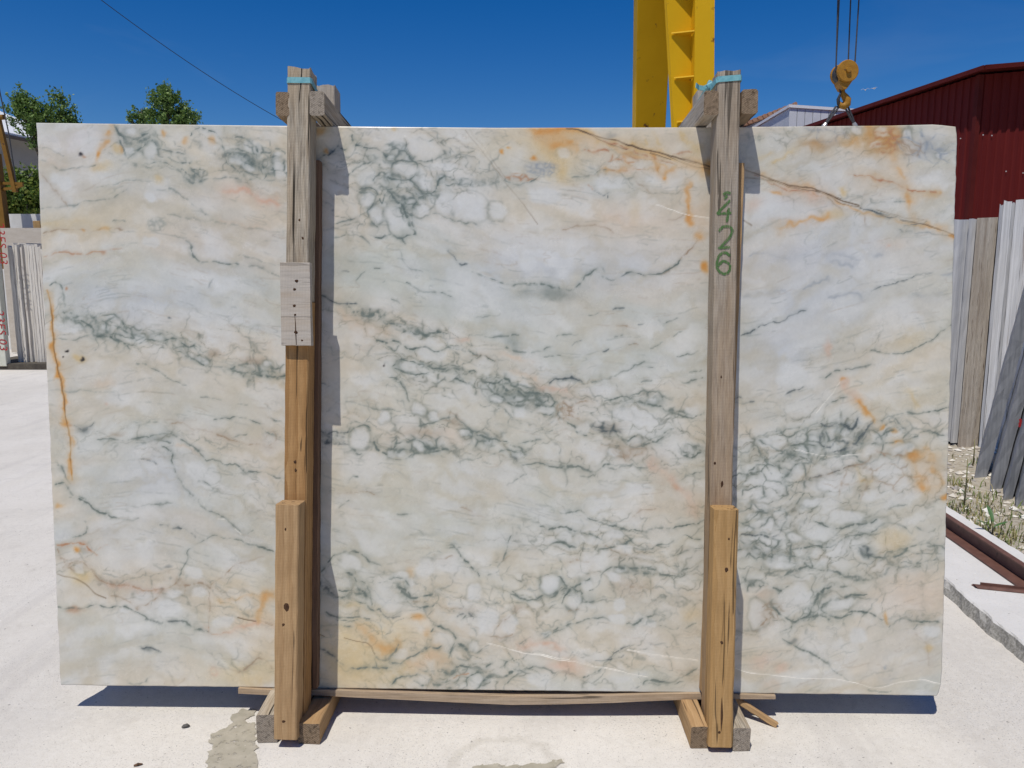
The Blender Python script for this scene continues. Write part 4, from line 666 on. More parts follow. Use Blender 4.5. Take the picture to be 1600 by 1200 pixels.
def end_grain(name, c1, c2):
    t = NT(name); co = t.co((1, 1, 1), rand=True); w = t.n('TexWave', wave_type='RINGS', rings_direction='Z'); t.l(co, w.inputs['Vector'])
    w.inputs['Scale'].default_value = 55; w.inputs['Distortion'].default_value = 4; w.inputs['Detail'].default_value = 3; w.inputs['Detail Scale'].default_value = 4
    c = t.mix(w.outputs['Fac'], c1, c2); c = t.mix(t.ramp(t.noise(co, 90, 4, .7), (.5, 0.), (.66, .8)), c, tuple(v*.35 for v in c1)); t.bump(t.noise(co, 130, 4, .7), .7, .003)
    return t.done(c, .9, .1)
M_END = end_grain('end_grain', (.17, .12, .075), (.29, .215, .145)); M_ENDG = end_grain('grey_end_grain', (.24, .20, .155), (.37, .32, .26))
def lumber(name, a, b, wx, wy, mat, frame=BM, parent=None, rough=0.0, slope=0.0, ch=.004, ydir=None, endmat=None):
    a = Vector(a); b = Vector(b); z = (b-a).normalized(); y = Vector(ydir or (0, 1, 0)); y = (y-z*y.dot(z)).normalized(); x = y.cross(z)
    Ln = (b-a).length; n = max(5, int(Ln/.05)); rs = np.random.RandomState(int(abs(a.x*1000)+abs(a.z*997)+Ln*1e4) % 100000)
    hx, hy = wx/2, wy/2
    sec = [(-hx+ch, -hy), (-hx/3, -hy), (hx/3, -hy), (hx-ch, -hy), (hx, -hy+ch), (hx, 0), (hx, hy-ch), (hx-ch, hy), (0, hy), (-hx+ch, hy), (-hx, hy-ch), (-hx, 0), (-hx, -hy+ch)]
    k = len(sec); mb = MB(); v = []
    cham = rs.rand(k)*.0
    for i in range(n+1):
        zz = Ln*i/n; wob = (rs.rand(2)-.5)*.0016
        for j, (sx, sy) in enumerate(sec):
            jit = (rs.rand(2)-.5)*.0013; dz = 0
            if i == n: dz = slope*sx+(rs.rand()-.5)*rough
            if i == 0: dz = (rs.rand()-.5)*rough*.5
            v.append((sx+jit[0]+wob[0], sy+jit[1]+wob[1], zz+dz))
    f = [(i*k+j, i*k+(j+1) % k, (i+1)*k+(j+1) % k, (i+1)*k+j) for i in range(n) for j in range(k)]
    c0 = len(v); v += [(0, 0, 0), (0, 0, Ln+(rs.rand()-.5)*rough)]
    f += [(c0, (j+1) % k, j) for j in range(k)]+[(c0+1, n*k+j, n*k+(j+1) % k) for j in range(k)]
    mb.add(v, f)
    m = Matrix.Identity(4)
    for r in range(3): m[r][0], m[r][1], m[r][2], m[r][3] = x[r], y[r], z[r], a[r]
    me_ = mb.mesh(name, mat)
    if endmat:
        me_.materials.append(endmat)
        for p in list(me_.polygons)[-2*k:]: p.material_index = 1
    o = link(name, me_, parent, (frame @ m) if parent is None else m)
    return o
def knot(parent, px, py, yl, r, name='nail_hole', ell=1.3, lm=None):
    """a dark nail hole or knot on the front of a timber (parent local frame)"""
    w = BM @ BP(px, py, yl); p = ML[parent.name].inverted() @ w
    mb = MB(); n = 9; v = [(0, -.0006, 0)]
    for j in range(n):
        a = 2*math.pi*j/n; rr = r*(.75+.5*random.random()); v.append((rr*math.cos(a), .0012, rr*ell*math.sin(a)))
    mb.add(v, [(0, (j+1) % n+1, j+1) for j in range(n)])
    o = part(name, mb, M_HOLE, parent); o.location = (p.x, p.y-.0012, p.z); return o
YF = -.125; PD = .085; YS = -.040
zt = BP(800, 199, 0).z; zb = BP(800, 1081, 0).z; GZ = (BMI @ Vector((0, 2.6, .0))).z
def mid(px0, px1, py, yl): a = BP(px0, py, yl); b = BP(px1, py, yl); return (a+b)/2, (b-a).length
# left upright: weathered upper timber, fresh lower timber
a, w = mid(446, 482, 470, YF); b, w = mid(449, 485, 106, YF); a.y += PD/2; b.y += PD/2
left_up = lumber('timber_post', a, b, w, PD, M_WGREY, rough=.012); tag(left_up, 'grey weathered timber post, front left, with turquoise strap', 'timber post', 'upright timbers of the bundle')
knot(left_up, 468, 344, YF, .006, 'nail_hole'); knot(left_up, 473, 372, YF, .004, 'knot')
a, w = mid(441, 476, 1150, YF); b, w = mid(446, 482, 471, YF); a.y += PD/2; b.y += PD/2
left_lo = lumber('timber_post', a, b, w, PD, M_WFRESH); tag(left_lo, 'fresh brown timber post below the nailed splice plate, left', 'timber post', 'upright timbers of the bundle')
knot(left_lo, 461, 722, YF, .005, 'nail_hole'); knot(left_lo, 462, 735, YF, .004, 'knot', 1.8)
# splice plate
a = (BP(437.5, 540, YF-.026)+BP(440, 410, YF-.026))/2; b = (BP(484.5, 540, YF-.026)+BP(485.5, 410, YF-.026))/2; w = (BP(440, 410, YF-.026)-BP(437.5, 540, YF-.026)).length; a.y += .0125; b.y += .0125
pl = lumber('splice_plate', a, b, w, .0245, M_PLATE, ch=.002, rough=.003); tag(pl, 'grey nailed board splicing the left timber post', 'board')
for px, py, r in ((463.5, 439, .005), (460, 452, .0042), (460, 478, .0046), (461, 492, .0034), (462, 519, .0055), (472, 532, .0034)): knot(pl, px, py, YF-.026, r, 'nail_hole', 1.2)
ci = ML[pl.name].inverted(); mb = MB(); mb.tube([ci @ (BM @ BP(x, y, YF-.0262)) for x, y in ((460.5, 492), (461.5, 505), (462, 520), (463, 539))], [.0006, .0014, .0018, .001], 6)
part('crack', mb, M_HOLE, pl)
# spacers between posts and slab
a, w = mid(463, 495.5, 1076, YS); b, w = mid(466, 499.5, 250, YS); a.y += .0195; b.y += .0195
lumber_sp = lumber('spacer_strip', a, b, w, .038, M_WRED, ch=.002); tag(lumber_sp, 'reddish timber strip between the left post and the slab', 'timber strip', 'timber strips behind the posts')
a, w = mid(1096, 1130, 1082, YS); b, w = mid(1129, 1164, 254, YS); a.y += .0195; b.y += .0195
sp2 = lumber('spacer_strip', a, b, w, .038, M_WPALE, ch=.002); tag(sp2, 'pale timber strip between the numbered right post and the slab', 'timber strip', 'timber strips behind the posts')
# right upright, numbered
a, w0 = mid(1103, 1137, 1165, YF); b, w = mid(1122, 1157.5, 110, YF); a.y += PD/2; b.y += PD/2
M_WFADE = wood('half_weathered_timber', (.42, .28, .15), (.30, .18, .088), (.405, .35, .28), fade=(.35, 1.75))
right_up = lumber('timber_post', a, b, (w0+w)/2, PD, M_WFADE, rough=.006, slope=.10); tag(right_up, 'timber post with green painted number 426, front right', 'timber post', 'upright timbers of the bundle')
for px, py, r, e in ((1136.5, 330, .005, 1.5), (1127, 589, .0028, 2.2), (1117, 724, .004, 1.2), (1128, 757, .0045, 2.6)): knot(right_up, px, py, YF, r, 'nail_hole', e)
# lower blocks in front of the posts
YB = YF-.078
a, w = mid(427, 464, 1156, YB); b, w2 = mid(431, 466, 789, YB); a.y += .0385; b.y += .0385
blk = lumber('timber_block', a, b, (w+w2)/2, .077, M_WPALE); tag(blk, 'fresh square timber block at the foot of the left post', 'timber block', 'timber blocks at the foot of the posts')
for px, py, r, e in ((446, 827, .0042, 1.8), (447, 948, .009, 1.7), (443, 976, .006, 1.1), (443, 1127, .006, .8)): knot(blk, px, py, YB, r, 'knot', e)
a, w = mid(1108.5, 1144, 1168, YB); b, w2 = mid(1116, 1156, 797, YB); a.y += .0385; b.y += .0385
blk2 = lumber('timber_block', a, b, (w+w2)/2, .077, M_WFRESH2, ch=.007); tag(blk2, 'fresh square timber block at the foot of the numbered right post', 'timber block', 'timber blocks at the foot of the posts')
for px, py, r, e in ((1139, 842, .003, 1.5), (1135, 891, .0065, 1.5), (1128, 1004, .0055, 1.1), (1124, 1144, .005, 1.)): knot(blk2, px, py, YB, r, 'knot', e)
mb = MB(); mb.tube([(0, 0, 0), (.0006, 0, .06), (-.001, 0, .14)], [.001, .0045, .0008], 6); q = part('stain_groove', mb, M_HOLE, blk2); q.location = (0.0, -.0372, .05)
# cross beams over the top, in pairs
def beam(px0, px1, py_top, mat, label, y0=YF, y1=.375, dz=.0, hgt=.079):
    a = BP(px0, 190, y0); b = BP(px1, 190, y0); xm = (a.x+b.x)/2; w = b.x-a.x
    z0 = zt+.006+dz
    o = lumber('cross_beam', (xm, y0, z0+hgt/2), (xm, y1, z0+hgt/2), w, hgt, mat, ydir=(0, 0, -1), rough=.006, ch=.005, endmat=M_END if px0 != 484 else M_ENDG)
    return tag(o, label, 'timber beam', 'cross beams on top of the bundle')
beam(431, 452, 157, M_WBROWN, 'dark brown cross beam end left of the grey front left post', dz=-.002)
beam(484, 507, 157, M_WGREY, 'grey cross beam right of the grey front left post')
beam(1099.5, 1122, 157, M_WGREYL, 'pale grey cross beam left of the numbered post')
beam(1159, 1184, 157, M_WBROWN, 'brown cross beam end right of the numbered post', dz=.004)
# rear posts
for (px0, px1, pyt, yy, mat, lab) in ((494, 523, 133, .255, M_WGREYL, 'pale rear timber post behind the left post'), (1090.5, 1124, 140, .255, M_WGREYL, 'pale rear timber post behind the numbered post')):
    b, w = mid(px0, px1, pyt, yy); a = Vector((b.x, b.y, GZ+.02)); a.y += .05; b.y += .05
    tag(lumber('timber_post', a, b, w, .09, mat, rough=.008), lab, 'timber post', 'upright timbers of the bundle')
# sole beams on the floor
ID = Matrix.Identity(4)
def sole(px0, px1, py0, py1, Y1, mat, label, skew=0.0):
    g = onZ((px0+px1)/2, py1, 0.0); Y0 = g.y; p0 = atY(px0, py1, Y0); p1 = atY(px1, py1, Y0); h = atY(px0, py0, Y0).z
    o = lumber('sole_beam', ((p0.x+p1.x)/2, Y0, h/2+.002), ((p0.x+p1.x)/2+skew, Y1, h/2+.002), p1.x-p0.x, h, mat, frame=ID, ydir=(0, 0, -1), rough=.008, ch=.004, endmat=M_END if mat is M_WPALE else M_ENDG)
    return tag(o, label, 'timber beam', 'sole beams under the bundle')
sole(402, 433, 1118, 1161, 3.05, M_WGREY, 'grey sole beam on the ground left of the left block', .0)
sole(466, 500, 1131, 1163, 3.05, M_WPALE, 'pale sole beam on the ground right of the left block', .02)
sole(1079, 1107, 1136, 1170, 3.05, M_WPALE, 'brown sole beam on the ground left of the right block', .0)
sole(1145, 1172, 1139, 1174, 3.05, M_WGREY, 'split grey sole beam on the ground right of the right block', .0)
# bent plank under the slab
pts = [(372, 1075.5, 9), (420, 1078, 9), (500, 1077.5, 10), (560, 1080, 11), (640, 1083, 12), (720, 1086, 13), (800, 1088.5, 14), (880, 1088.5, 13), (960, 1087, 12), (1030, 1084.5, 11), (1092, 1083.5, 10), (1150, 1085, 8), (1212, 1087, 6)]
mb = MB(); v = []
for px, py, th in pts:
    p = BP(px, py, -.012); s_ = 1/FPX*2.66*th
    v += [(p.x, -.012, p.z), (p.x, -.012, p.z-s_), (p.x, .19, p.z-s_), (p.x, .19, p.z)]
n = len(pts); mb.add(v, [(i*4+k, i*4+(k+1) % 4, i*4+4+(k+1) % 4, i*4+4+k) for i in range(n-1) for k in range(4)]+[(3, 2, 1, 0), (n*4-4, n*4-3, n*4-2, n*4-1)])
t_ = wood('plank_timber', (.50, .36, .22), (.36, .24, .135), (.46, .40, .33), .25)
me = mb.mesh('bent_plank', t_)
# put the grain along the plank: build the mesh with its length on local z
rm = Matrix.Rotation(math.pi/2, 4, 'Y'); me.transform(rm.inverted()); o = link('bent_plank', me, None, BM @ rm)
tag(o, 'thin sagging plank lying under the slab between the posts', 'plank')
# loose splintered stick
p0 = onZ(1150, 1092, .10); p1 = onZ(1213, 1131, .008); p0 = atY(1140, 1086, 2.62); p1 = onZ(1214, 1133, .006)
tag(lumber('stick', p1, p0, .022, .018, M_WPALE, frame=ID, rough=.02), 'splintered lath leaning from the ground beside the right block', 'stick')
# ---------------------------------------------------------------- painted number, straps
def paint_mat(name, col, cover):
    t = NT(name); co = t.co((1, 1, .3)); f = t.ramp(t.noise(co, 160, 4, .7), (cover-.1, 0.), (cover+.12, 1.))
    t.done(t.mix(t.noise(co, 40, 4, .6), col, tuple(v*.6 for v in col)), .75, .2)
    tr = t.n('BsdfTransparent'); ms = t.n('MixShader'); t.l(f, ms.inputs[0]); t.l(tr.outputs[0], ms.inputs[1]); t.l(t.b.outputs[0], ms.inputs[2]); t.l(ms.outputs[0], t.out.inputs['Surface'])
    return t.m
M_GREEN = paint_mat('green_paint', (.10, .205, .065), .41); M_REDP = paint_mat('red_paint', (.48, .035, .04), .30)
def ribbon2(strokes, width):
    """flat brush strokes in the x-z plane with rounded ends"""
    mb = MB()
    for st in strokes:
        P2 = catmull(st, 5) if len(st) > 2 else np.array([np.array(st[0])*(1-k)+np.array(st[1])*k for k in np.linspace(0, 1, 6)])
        n = len(P2); d = np.gradient(P2, axis=0); d /= np.linalg.norm(d, axis=1)[:, None]+1e-9; nn = np.stack([-d[:, 1], d[:, 0]], 1)
        ww = width*.5*(.85+.3*rng.rand(n)); ww[0] *= .7; ww[-1] *= .7
        a = P2+nn*ww[:, None]; b = P2-nn*ww[:, None]
        off = random.random()*.0003
        mb.add([(p[0], -off, p[1]) for p in a]+[(p[0], -off, p[1]) for p in b], [(i, i+1, n+i+1, n+i) for i in range(n-1)])
    return mb
inv = ML[right_up.name].inverted()
def tol(zx, zy): p = inv @ (BM @ BP(1060+zx/4, 300+zy/4, YF)); return (p.x, p.z)
digs = {'four': [[(322, 52), (240, 136)], [(240, 139), (330, 130)], [(316, 100), (302, 190)]],
        'two': [[(252, 245), (275, 220), (310, 215), (336, 235), (330, 265), (300, 305), (262, 345)], [(246, 350), (285, 348), (322, 344)]],
        'six': [[(322, 400), (295, 380), (262, 390), (243, 425), (240, 470), (262, 502), (292, 512), (318, 492), (322, 455)], [(246, 462), (280, 432), (318, 450)]],
        'mark': [[(280, 18), (300, 5), (325, 8)], [(285, 45), (305, 22)]]}
for nm, stl in digs.items():
    o = part('painted_digit' if nm != 'mark' else 'paint_mark', ribbon2([[tol(*p) for p in st] for st in stl], .0088), M_GREEN, right_up); o.location = (0, -PD/2-.0018, 0)
M_STRAP = NT('plastic_strap').done((.10, .44, .46), .35, .5)
t = NT('plastic_strap'); co = t.co(); M_STRAP = t.done(t.mix(t.ramp(t.noise(co, 90, 3), (.4, 0.), (.6, 1.)), (.14, .36, .40), (.20, .44, .47)), .42, .45); t.bump(t.noise(co, 700, 2), .2, .001)
def strap(pts, wd, name, parent=None, frame=BM, th=.0012):
    """pts: list of (centre, width direction)"""
    mb = MB(); v = []
    P3 = [Vector(p) for p, _ in pts]; n = len(P3)
    for i, (p, wdir) in enumerate(pts):
        t = (P3[min(i+1, n-1)]-P3[max(i-1, 0)]).normalized(); wv = Vector(wdir); wv = (wv-t*wv.dot(t)).normalized(); nr = t.cross(wv)
        c = Vector(p); v += [c+wv*wd/2+nr*th, c-wv*wd/2+nr*th, c-wv*wd/2-nr*th, c+wv*wd/2-nr*th]
    mb.add(v, [(i*4+k, i*4+(k+1) % 4, i*4+4+(k+1) % 4, i*4+4+k) for i in range(n-1) for k in range(4)]+[(3, 2, 1, 0), (n*4-4, n*4-3, n*4-2, n*4-1)])
    o = part(name, mb, M_STRAP, parent)
    if parent is None: setm(o, frame)
    return o
Zu = (0, 0, 1); e = .0022
cl = BP(449, 125, YF-e); crr = BP(485, 125, YF-e); zr = BP(526, 168, .24).z
root = empty('plastic_strap', BM); tag(root, 'turquoise plastic strap round the top of the left posts', 'strap', 'turquoise straps')
xl, xr = cl.x-.003, crr.x+.003; zc = cl.z
strap([((xl, YF+.07, zc-.004), Zu), ((xl, YF+.005, zc), Zu), ((xl+.004, YF-e, zc), Zu), ((xr-.004, YF-e, zc-.001), Zu), ((xr, YF+.005, zc-.002), Zu), ((xr+.001, YF+.07, zc-.022), Zu), ((xr+.006, .0, zc-.05), Zu), ((xr+.012, .12, zc-.078), Zu), ((xr+.016, .25, zc-.10), Zu)], .0185, 'band', root)
strap([((xl, YF+.07, zc-.004), Zu), ((xl-.002, .1, zc-.07), Zu), ((xl-.002, .34, zc-.10), Zu)], .0185, 'band', root)
root = empty('plastic_strap', BM); tag(root, 'turquoise plastic strap with a knot at the top of the numbered post', 'strap', 'turquoise straps')
cl = BP(1121.5, 124, YF-e); crr = BP(1158, 121, YF-e); xl, xr = cl.x-.003, crr.x+.003; zc = cl.z; zc2 = crr.z
kn = BP(1108.5, 134, .02); 
strap([((xr, .25, zc-.1), Zu), ((xr, YF+.08, zc2-.01), Zu), ((xr, YF+.004, zc2), Zu), ((xr-.004, YF-e, zc2), Zu), ((xl+.004, YF-e, zc), Zu), ((xl, YF+.005, zc-.001), Zu), ((xl-.006, YF+.06, zc-.010), Zu), (tuple(kn+Vector((.01, 0, .002))), (.2, 0, 1)), (tuple(kn), (.2, 0, 1))], .0185, 'band', root)
b1 = BP(1100, 147, .12); b2 = BP(1089, 166, .25)
strap([(tuple(kn), (-.3, 0, 1)), (tuple(b1), (-.6, 0, .6)), (tuple(b2), (-.6, 0, .6)), (tuple(b2+Vector((-.01, .1, -.03))), (-.6, 0, .6))], .017, 'band', root)
strap([(tuple(kn), Zu), (tuple(BP(1100, 138, .02)), Zu), (tuple(BP(1092, 137, .015)), Zu), (tuple(BP(1087.5, 133, .0)), Zu)], .017, 'loose_tail', root)
mb = MB(); kx = Matrix.Translation(kn) @ Matrix.Rotation(.35, 4, 'Y')
for (x0, x1, y0, y1, z0, z1, an) in ((-.010, .008, -.010, .010, -.018, .016, .0), (-.007, .012, -.014, .012, -.013, .018, .7)): mb.box(x0, x1, y0, y1, z0, z1, kx @ Matrix.Rotation(an, 4, 'Y'))
part('knot', mb, M_STRAP, root, bevel=.004, seg=2, smooth=True)
# ================================================================ yard on the right
M_STW = mottled('sawn_white_stone', (.54, .53, .51), (.80, .79, .77), 11, .8, .2, stretch=(6, 1, .12), bump=.5, bdist=.006, spots=((.40, .36, .32), 9, .60))
M_STG = mottled('grey_stone', (.36, .36, .37), (.60, .60, .60), 9, .75, .25, stretch=(7, 1, .12), bump=.4, bdist=.005)
M_TRAV = mottled('travertine', (.33, .27, .21), (.58, .52, .43), 10, .85, .2, stretch=(5, 1, .2), bump=.8, bdist=.01, spots=((.15, .11, .08), 20, .60))
M_GRAN = mottled('dark_granite', (.22, .23, .25), (.36, .37, .395), 14, .7, .35, stretch=(3, 3, .25), bump=.5, bdist=.004, spots=((.30, .31, .32), 60, .70))
def rough_slab(name, p0, ex, ey, ez, mat, jit=.006, nz=14, parent=None, topj=.02):
    """an upright sawn slab: p0 lower front left corner, edge vectors across (ex), back (ey) and up (ez), chipped arrises"""
    p0, ex, ey, ez = Vector(p0), Vector(ex), Vector(ey), Vector(ez); mb = MB(); v = []
    for i in range(nz+1):
        k = i/nz
        for (a, b) in ((0, 0), (.5, 0), (1, 0), (1, 1), (0, 1)):
            j = Vector(rng.rand(3)-.5)*jit
            if i == nz: j += Vector((0, 0, (rng.rand()-.5)*topj))
            v.append(p0+ex*a+ey*b+ez*k+j)
    f = [(i*5+j, i*5+(j+1) % 5, i*5+5+(j+1) % 5, i*5+5+j) for i in range(nz) for j in range(5)]+[(4, 3, 2, 1, 0), tuple(nz*5+j for j in range(5))]
    mb.add(v, f); return part(name, mb, mat, parent, bevel=0)
GB = HP-.01
YR = onZ(1520, 700, GB).y
def stack_slab(px0, px1, pyt, pyb, Y, mat, label, depth=1.6, grp='pale slab ends behind the right edge of the slab'):
    a = atY(px0, pyb, Y); b = atY(px1, pyb, Y); z1 = atY(px0, pyt, Y).z
    d = Vector((.55, .84, 0))*depth
    o = rough_slab('stone_slab', a, (b.x-a.x-.0015, 0, 0), d, (0, 0, z1-a.z), mat, jit=.003, nz=18, topj=.02)
    return tag(o, label, 'stone slab', grp)
# the feet run left on the photograph because the eye looks down; the slabs stand upright: take the left edge at half height
YR = 6.75
for (px0, px1, pyt, pyb, Y, mat, lab) in (
    (1458, 1486, 342, 690, YR+.12, M_STG, 'light grey slab end half hidden by the veined slab'),
    (1485, 1496.5, 343, 692, YR+.06, M_STG, 'thin light grey slab end beside the travertine block'),
    (1496, 1527.5, 340, 700, YR, M_TRAV, 'brown pitted travertine block on end'),
    (1528, 1533, 320, 706, YR-.045, M_STG, 'narrow grey slab end between the travertine block and the white slab ends'),
    (1533, 1546, 314, 708, YR-.05, M_STW, 'first of the ridged white slab ends beside the travertine block'),
    (1546, 1551, 317, 708, YR-.035, M_STG, 'thin greyish slab end between the first two white slab ends'),
    (1551, 1567, 313, 708, YR-.055, M_STW, 'second and broad ridged white slab end from the travertine block'),
    (1567, 1573, 315, 708, YR-.045, M_STW, 'third and thin ridged white slab end from the travertine block'),
    (1573, 1584, 312, 708, YR-.05, M_STW, 'fourth ridged white slab end from the travertine block'),
    (1584, 1622, 312, 708, YR-.035, M_STW, 'wide whitish slab end at the right edge of the picture')):
    stack_slab(px0, px1, pyt, pyb, Y, mat, lab)
mb = MB(); q0 = atY(1470, 700, YR+.25); mb.box(q0.x, q0.x+1.2, q0.y, q0.y+1.3, GB-.02, GB+.13)
tag(part('timber_bearer', mb, mottled('old_bearer', (.10, .085, .07), (.17, .15, .12), 12, .9, .1)), 'dark timber bearer under the pale slab ends', 'timber')
# dark granite lengths leaning to the right
lean = Vector((.215, 0, 1)).normalized()
gl = [(1522, 747, 5.75, 26, 'leftmost'), (1546, 766, 5.60, 24, 'second from left'), (1567, 782, 5.48, 20, 'third from left'), (1586, 792, 5.40, 22, 'fourth from left'), (1606, 806, 5.30, 26, 'rightmost')]
for i, (px, py, Y, wpx, nm) in enumerate(gl):
    g = onZ(px, py, GB); w = wpx/FPX*g.y*.82
    Ln = (2.0, 2.02, 1.98, 1.25, 1.6)[i]
    o = rough_slab('granite_length', (g.x, g.y, GB-.01), (w*1.12, .03, -.02), (.29, .46, 0), lean*Ln+Vector((0, .12, 0)), M_GRAN, jit=.006, nz=22)
    tag(o, 'dark grey granite length leaning right, %s of its row' % nm, 'granite length', 'dark granite lengths leaning in a row')
    if i == 1:
        t0 = lean*1.0
        for (dx, dz, s_) in ((.05, .52, .022), (.056, .49, .016)):
            mb2 = ribbon2([[(0, 0), (s_*.4, -s_), (0, -s_*1.8)]], .02); r = part('paint_mark', mb2, M_REDP, o); r.location = Vector((g.x+dx, g.y-.003, 0))+Vector((lean.x*dz*1.2, .12*dz*.5-.01, GB+dz))
# steel rail with a tie bar
M_RUST = mottled('rusty_steel', (.105, .048, .035), (.165, .08, .058), 18, .6, .45, bump=.3, bdist=.002, spots=((.06, .03, .025), 9, .6))
root = empty('crane_rail'); tag(root, 'rust brown steel beam rail lying on the concrete track', 'rail')
HW = .09
def prof(n0, n1, z0, z1, name):
    mb = MB(); mb.prism([trk(-3.5, n0, z0), trk(-3.5, n1, z0), trk(-3.5, n1, z1), trk(-3.5, n0, z1)], T*26); return part(name, mb, M_RUST, root, bevel=.0015)
N0 = NR; N1 = NR+.085; NM = (N0+N1)/2
prof(N0, N1, HP+.002, HP+.012, 'bottom_flange'); prof(N1-.016, N1-.008, HP+.0125, HP+HW-.0105, 'web'); prof(N1-.034, N1, HP+HW-.01, HP+HW, 'top_flange')
b0 = onZ(1524, 917, HP+.01); b1 = onZ(1612, 926, HP+.01); d = (b1-b0); d.z = 0; dn = d.normalized(); pr = Vector((-dn.y, dn.x, 0))
mb = MB(); s0 = Vector((b0.x, b0.y, HP+.003))
for k in range(2):
    q = s0+pr*.004*k
mb.prism([s0+dn*.012, s0+pr*.042-dn*.008, s0+pr*.042+Vector((0, 0, .006)), s0+pr*.006+Vector((0, 0, .012))], dn*(d.length+.1)); mb.prism([s0+pr*.03+dn*.03, s0+pr*.038+dn*.03, s0+pr*.038+dn*.03+Vector((0, 0, .02)), s0+pr*.03+dn*.03+Vector((0, 0, .02))], dn*(d.length))
tag(part('tie_bar', mb, M_RUST), 'short rusty angle bar lying across the track in front of the rail', 'steel bar')
# gravel, grass, weeds
def stones(name, spots, mat, label, smin, smax):
    V = []; F = []
    base = np.array([(1, 0, 0), (-1, 0, 0), (0, 1, 0), (0, -1, 0), (0, 0, 1), (0, 0, -1)], float); fc = [(0, 2, 4), (2, 1, 4), (1, 3, 4), (3, 0, 4), (2, 0, 5), (1, 2, 5), (3, 1, 5), (0, 3, 5)]
    for (x, y, z) in spots:
        s_ = smin+(smax-smin)*rng.rand()**2.5; a = rng.rand()*6.28; c, sn = math.cos(a), math.sin(a)
        b = base*(s_*np.array([1, .75, .5]))*(.7+.6*rng.rand(6, 1)); b[:, :2] = b[:, :2] @ np.array([[c, sn], [-sn, c]])
        n = len(V); V += [(x+p[0], y+p[1], z+p[2]+s_*.2) for p in b]; F += [tuple(n+i for i in q) for q in fc]
    me = bpy.data.meshes.new(name); me.from_pydata(V, [], F); me.materials.append(mat); o = link(name, me); return tag(o, label, None, None, 'stuff')
def speckle_mat(name, *cols):
    t = NT(name); g = t.n('NewGeometry'); rp = t.n('ValToRGB'); rp.color_ramp.interpolation = 'CONSTANT'; e = rp.color_ramp.elements
    while len(e) < len(cols): e.new(.5)
    for i, c in enumerate(cols): e[i].position = i/len(cols); e[i].color = (*c, 1)
    t.l(g.outputs['Random Per Island'], rp.inputs['Fac']); return t.done(rp.outputs['Color'], .85, .2)
sp = []
while len(sp) < 9000:
    t_ = -1+9*rng.rand()**1.2; n_ = NK+.05+4.2*rng.rand(); p = trk(t_, n_, GB); 
    if fbm(np.array([p.x*2.2]), np.array([p.y*2.2]), 300, 3)[0]+.25*rng.rand() > .44: sp.append(p)
stones('gravel', sp, speckle_mat('gravel_stone', (.62, .57, .48), (.70, .66, .58), (.50, .44, .35), (.42, .38, .32), (.74, .71, .64), (.36, .33, .30)), 'loose pale gravel beside the crane rail', .012, .042)
sp = []
for i in range(2600):
    Y = .75+5.2*rng.rand()**1.3; x = (rng.rand()-.5)*Y*1.7; 
    if x < 1.7+.0*Y: sp.append(Vector((x, Y, 0)))
for i in range(500): sp.append(trk(-1+5*rng.rand(), NR*rng.rand(), HP))
stones('grit', sp, speckle_mat('grit_chip', (.70, .68, .63), (.80, .78, .74), (.30, .28, .25), (.55, .52, .47), (.62, .6, .56)), 'fine stone chips scattered over the concrete floor', .0010, .0042)
# grass: thin curved blades
def blades(name, spots, mat, label, hmin, hmax, wdt=.0035):
    V = []; F = []
    for (x, y, z) in spots:
        h = hmin+(hmax-hmin)*rng.rand()**1.6; a = rng.rand()*6.28; l_ = h*(.15+.7*rng.rand()); dx, dy = math.cos(a), math.sin(a); w = wdt*(.6+.8*rng.rand()); n = len(V)
        px_, py_ = -dy*w, dx*w
        for k, ww in ((0, 1), (.5, .8), (1, .1)): V += [(x+dx*l_*k*k-px_*ww, y+dy*l_*k*k-py_*ww, z+h*(k-.25*k*k)), (x+dx*l_*k*k+px_*ww, y+dy*l_*k*k+py_*ww, z+h*(k-.25*k*k))]
        F += [(n, n+1, n+3, n+2), (n+2, n+3, n+5, n+4)]
    me = bpy.data.meshes.new(name); me.from_pydata(V, [], F); me.materials.append(mat); return tag(link(name, me), label, None, None, 'stuff')
sp = []
for (px, py, n, r) in ((1492, 795, 260, .16), (1506, 806, 260, .14), (1524, 822, 240, .14), (1545, 835, 160, .12), (1572, 850, 160, .14), (1500, 760, 120, .14), (1535, 775, 160, .2), (1562, 795, 200, .2), (1590, 812, 260, .2), (1580, 840, 150, .16), (1510, 720, 60, .15), (1490, 755, 120, .12), (1600, 845, 200, .15)):
    c = onZ(px, py, GB)
    for i in range(int(n*.42)): sp.append(c+Vector((rng.randn()*r*.6, rng.randn()*r*.8, 0)))
M_GRASS = speckle_mat('dry_grass', (.15, .19, .055), (.11, .16, .04), (.28, .25, .10), (.36, .30, .15), (.19, .22, .07), (.30, .26, .13))
blades('grass', [p for p in sp if tn(p)[1] > NK+.05], M_GRASS, 'dry and green grass tufts growing in the gravel', .02, .10)
M_LEAF = mottled('weed_leaf', (.05, .115, .035), (.085, .17, .05), 30, .55, .4); M_STEM = mottled('weed_stem', (.20, .20, .09), (.26, .22, .12), 30, .8, .2)
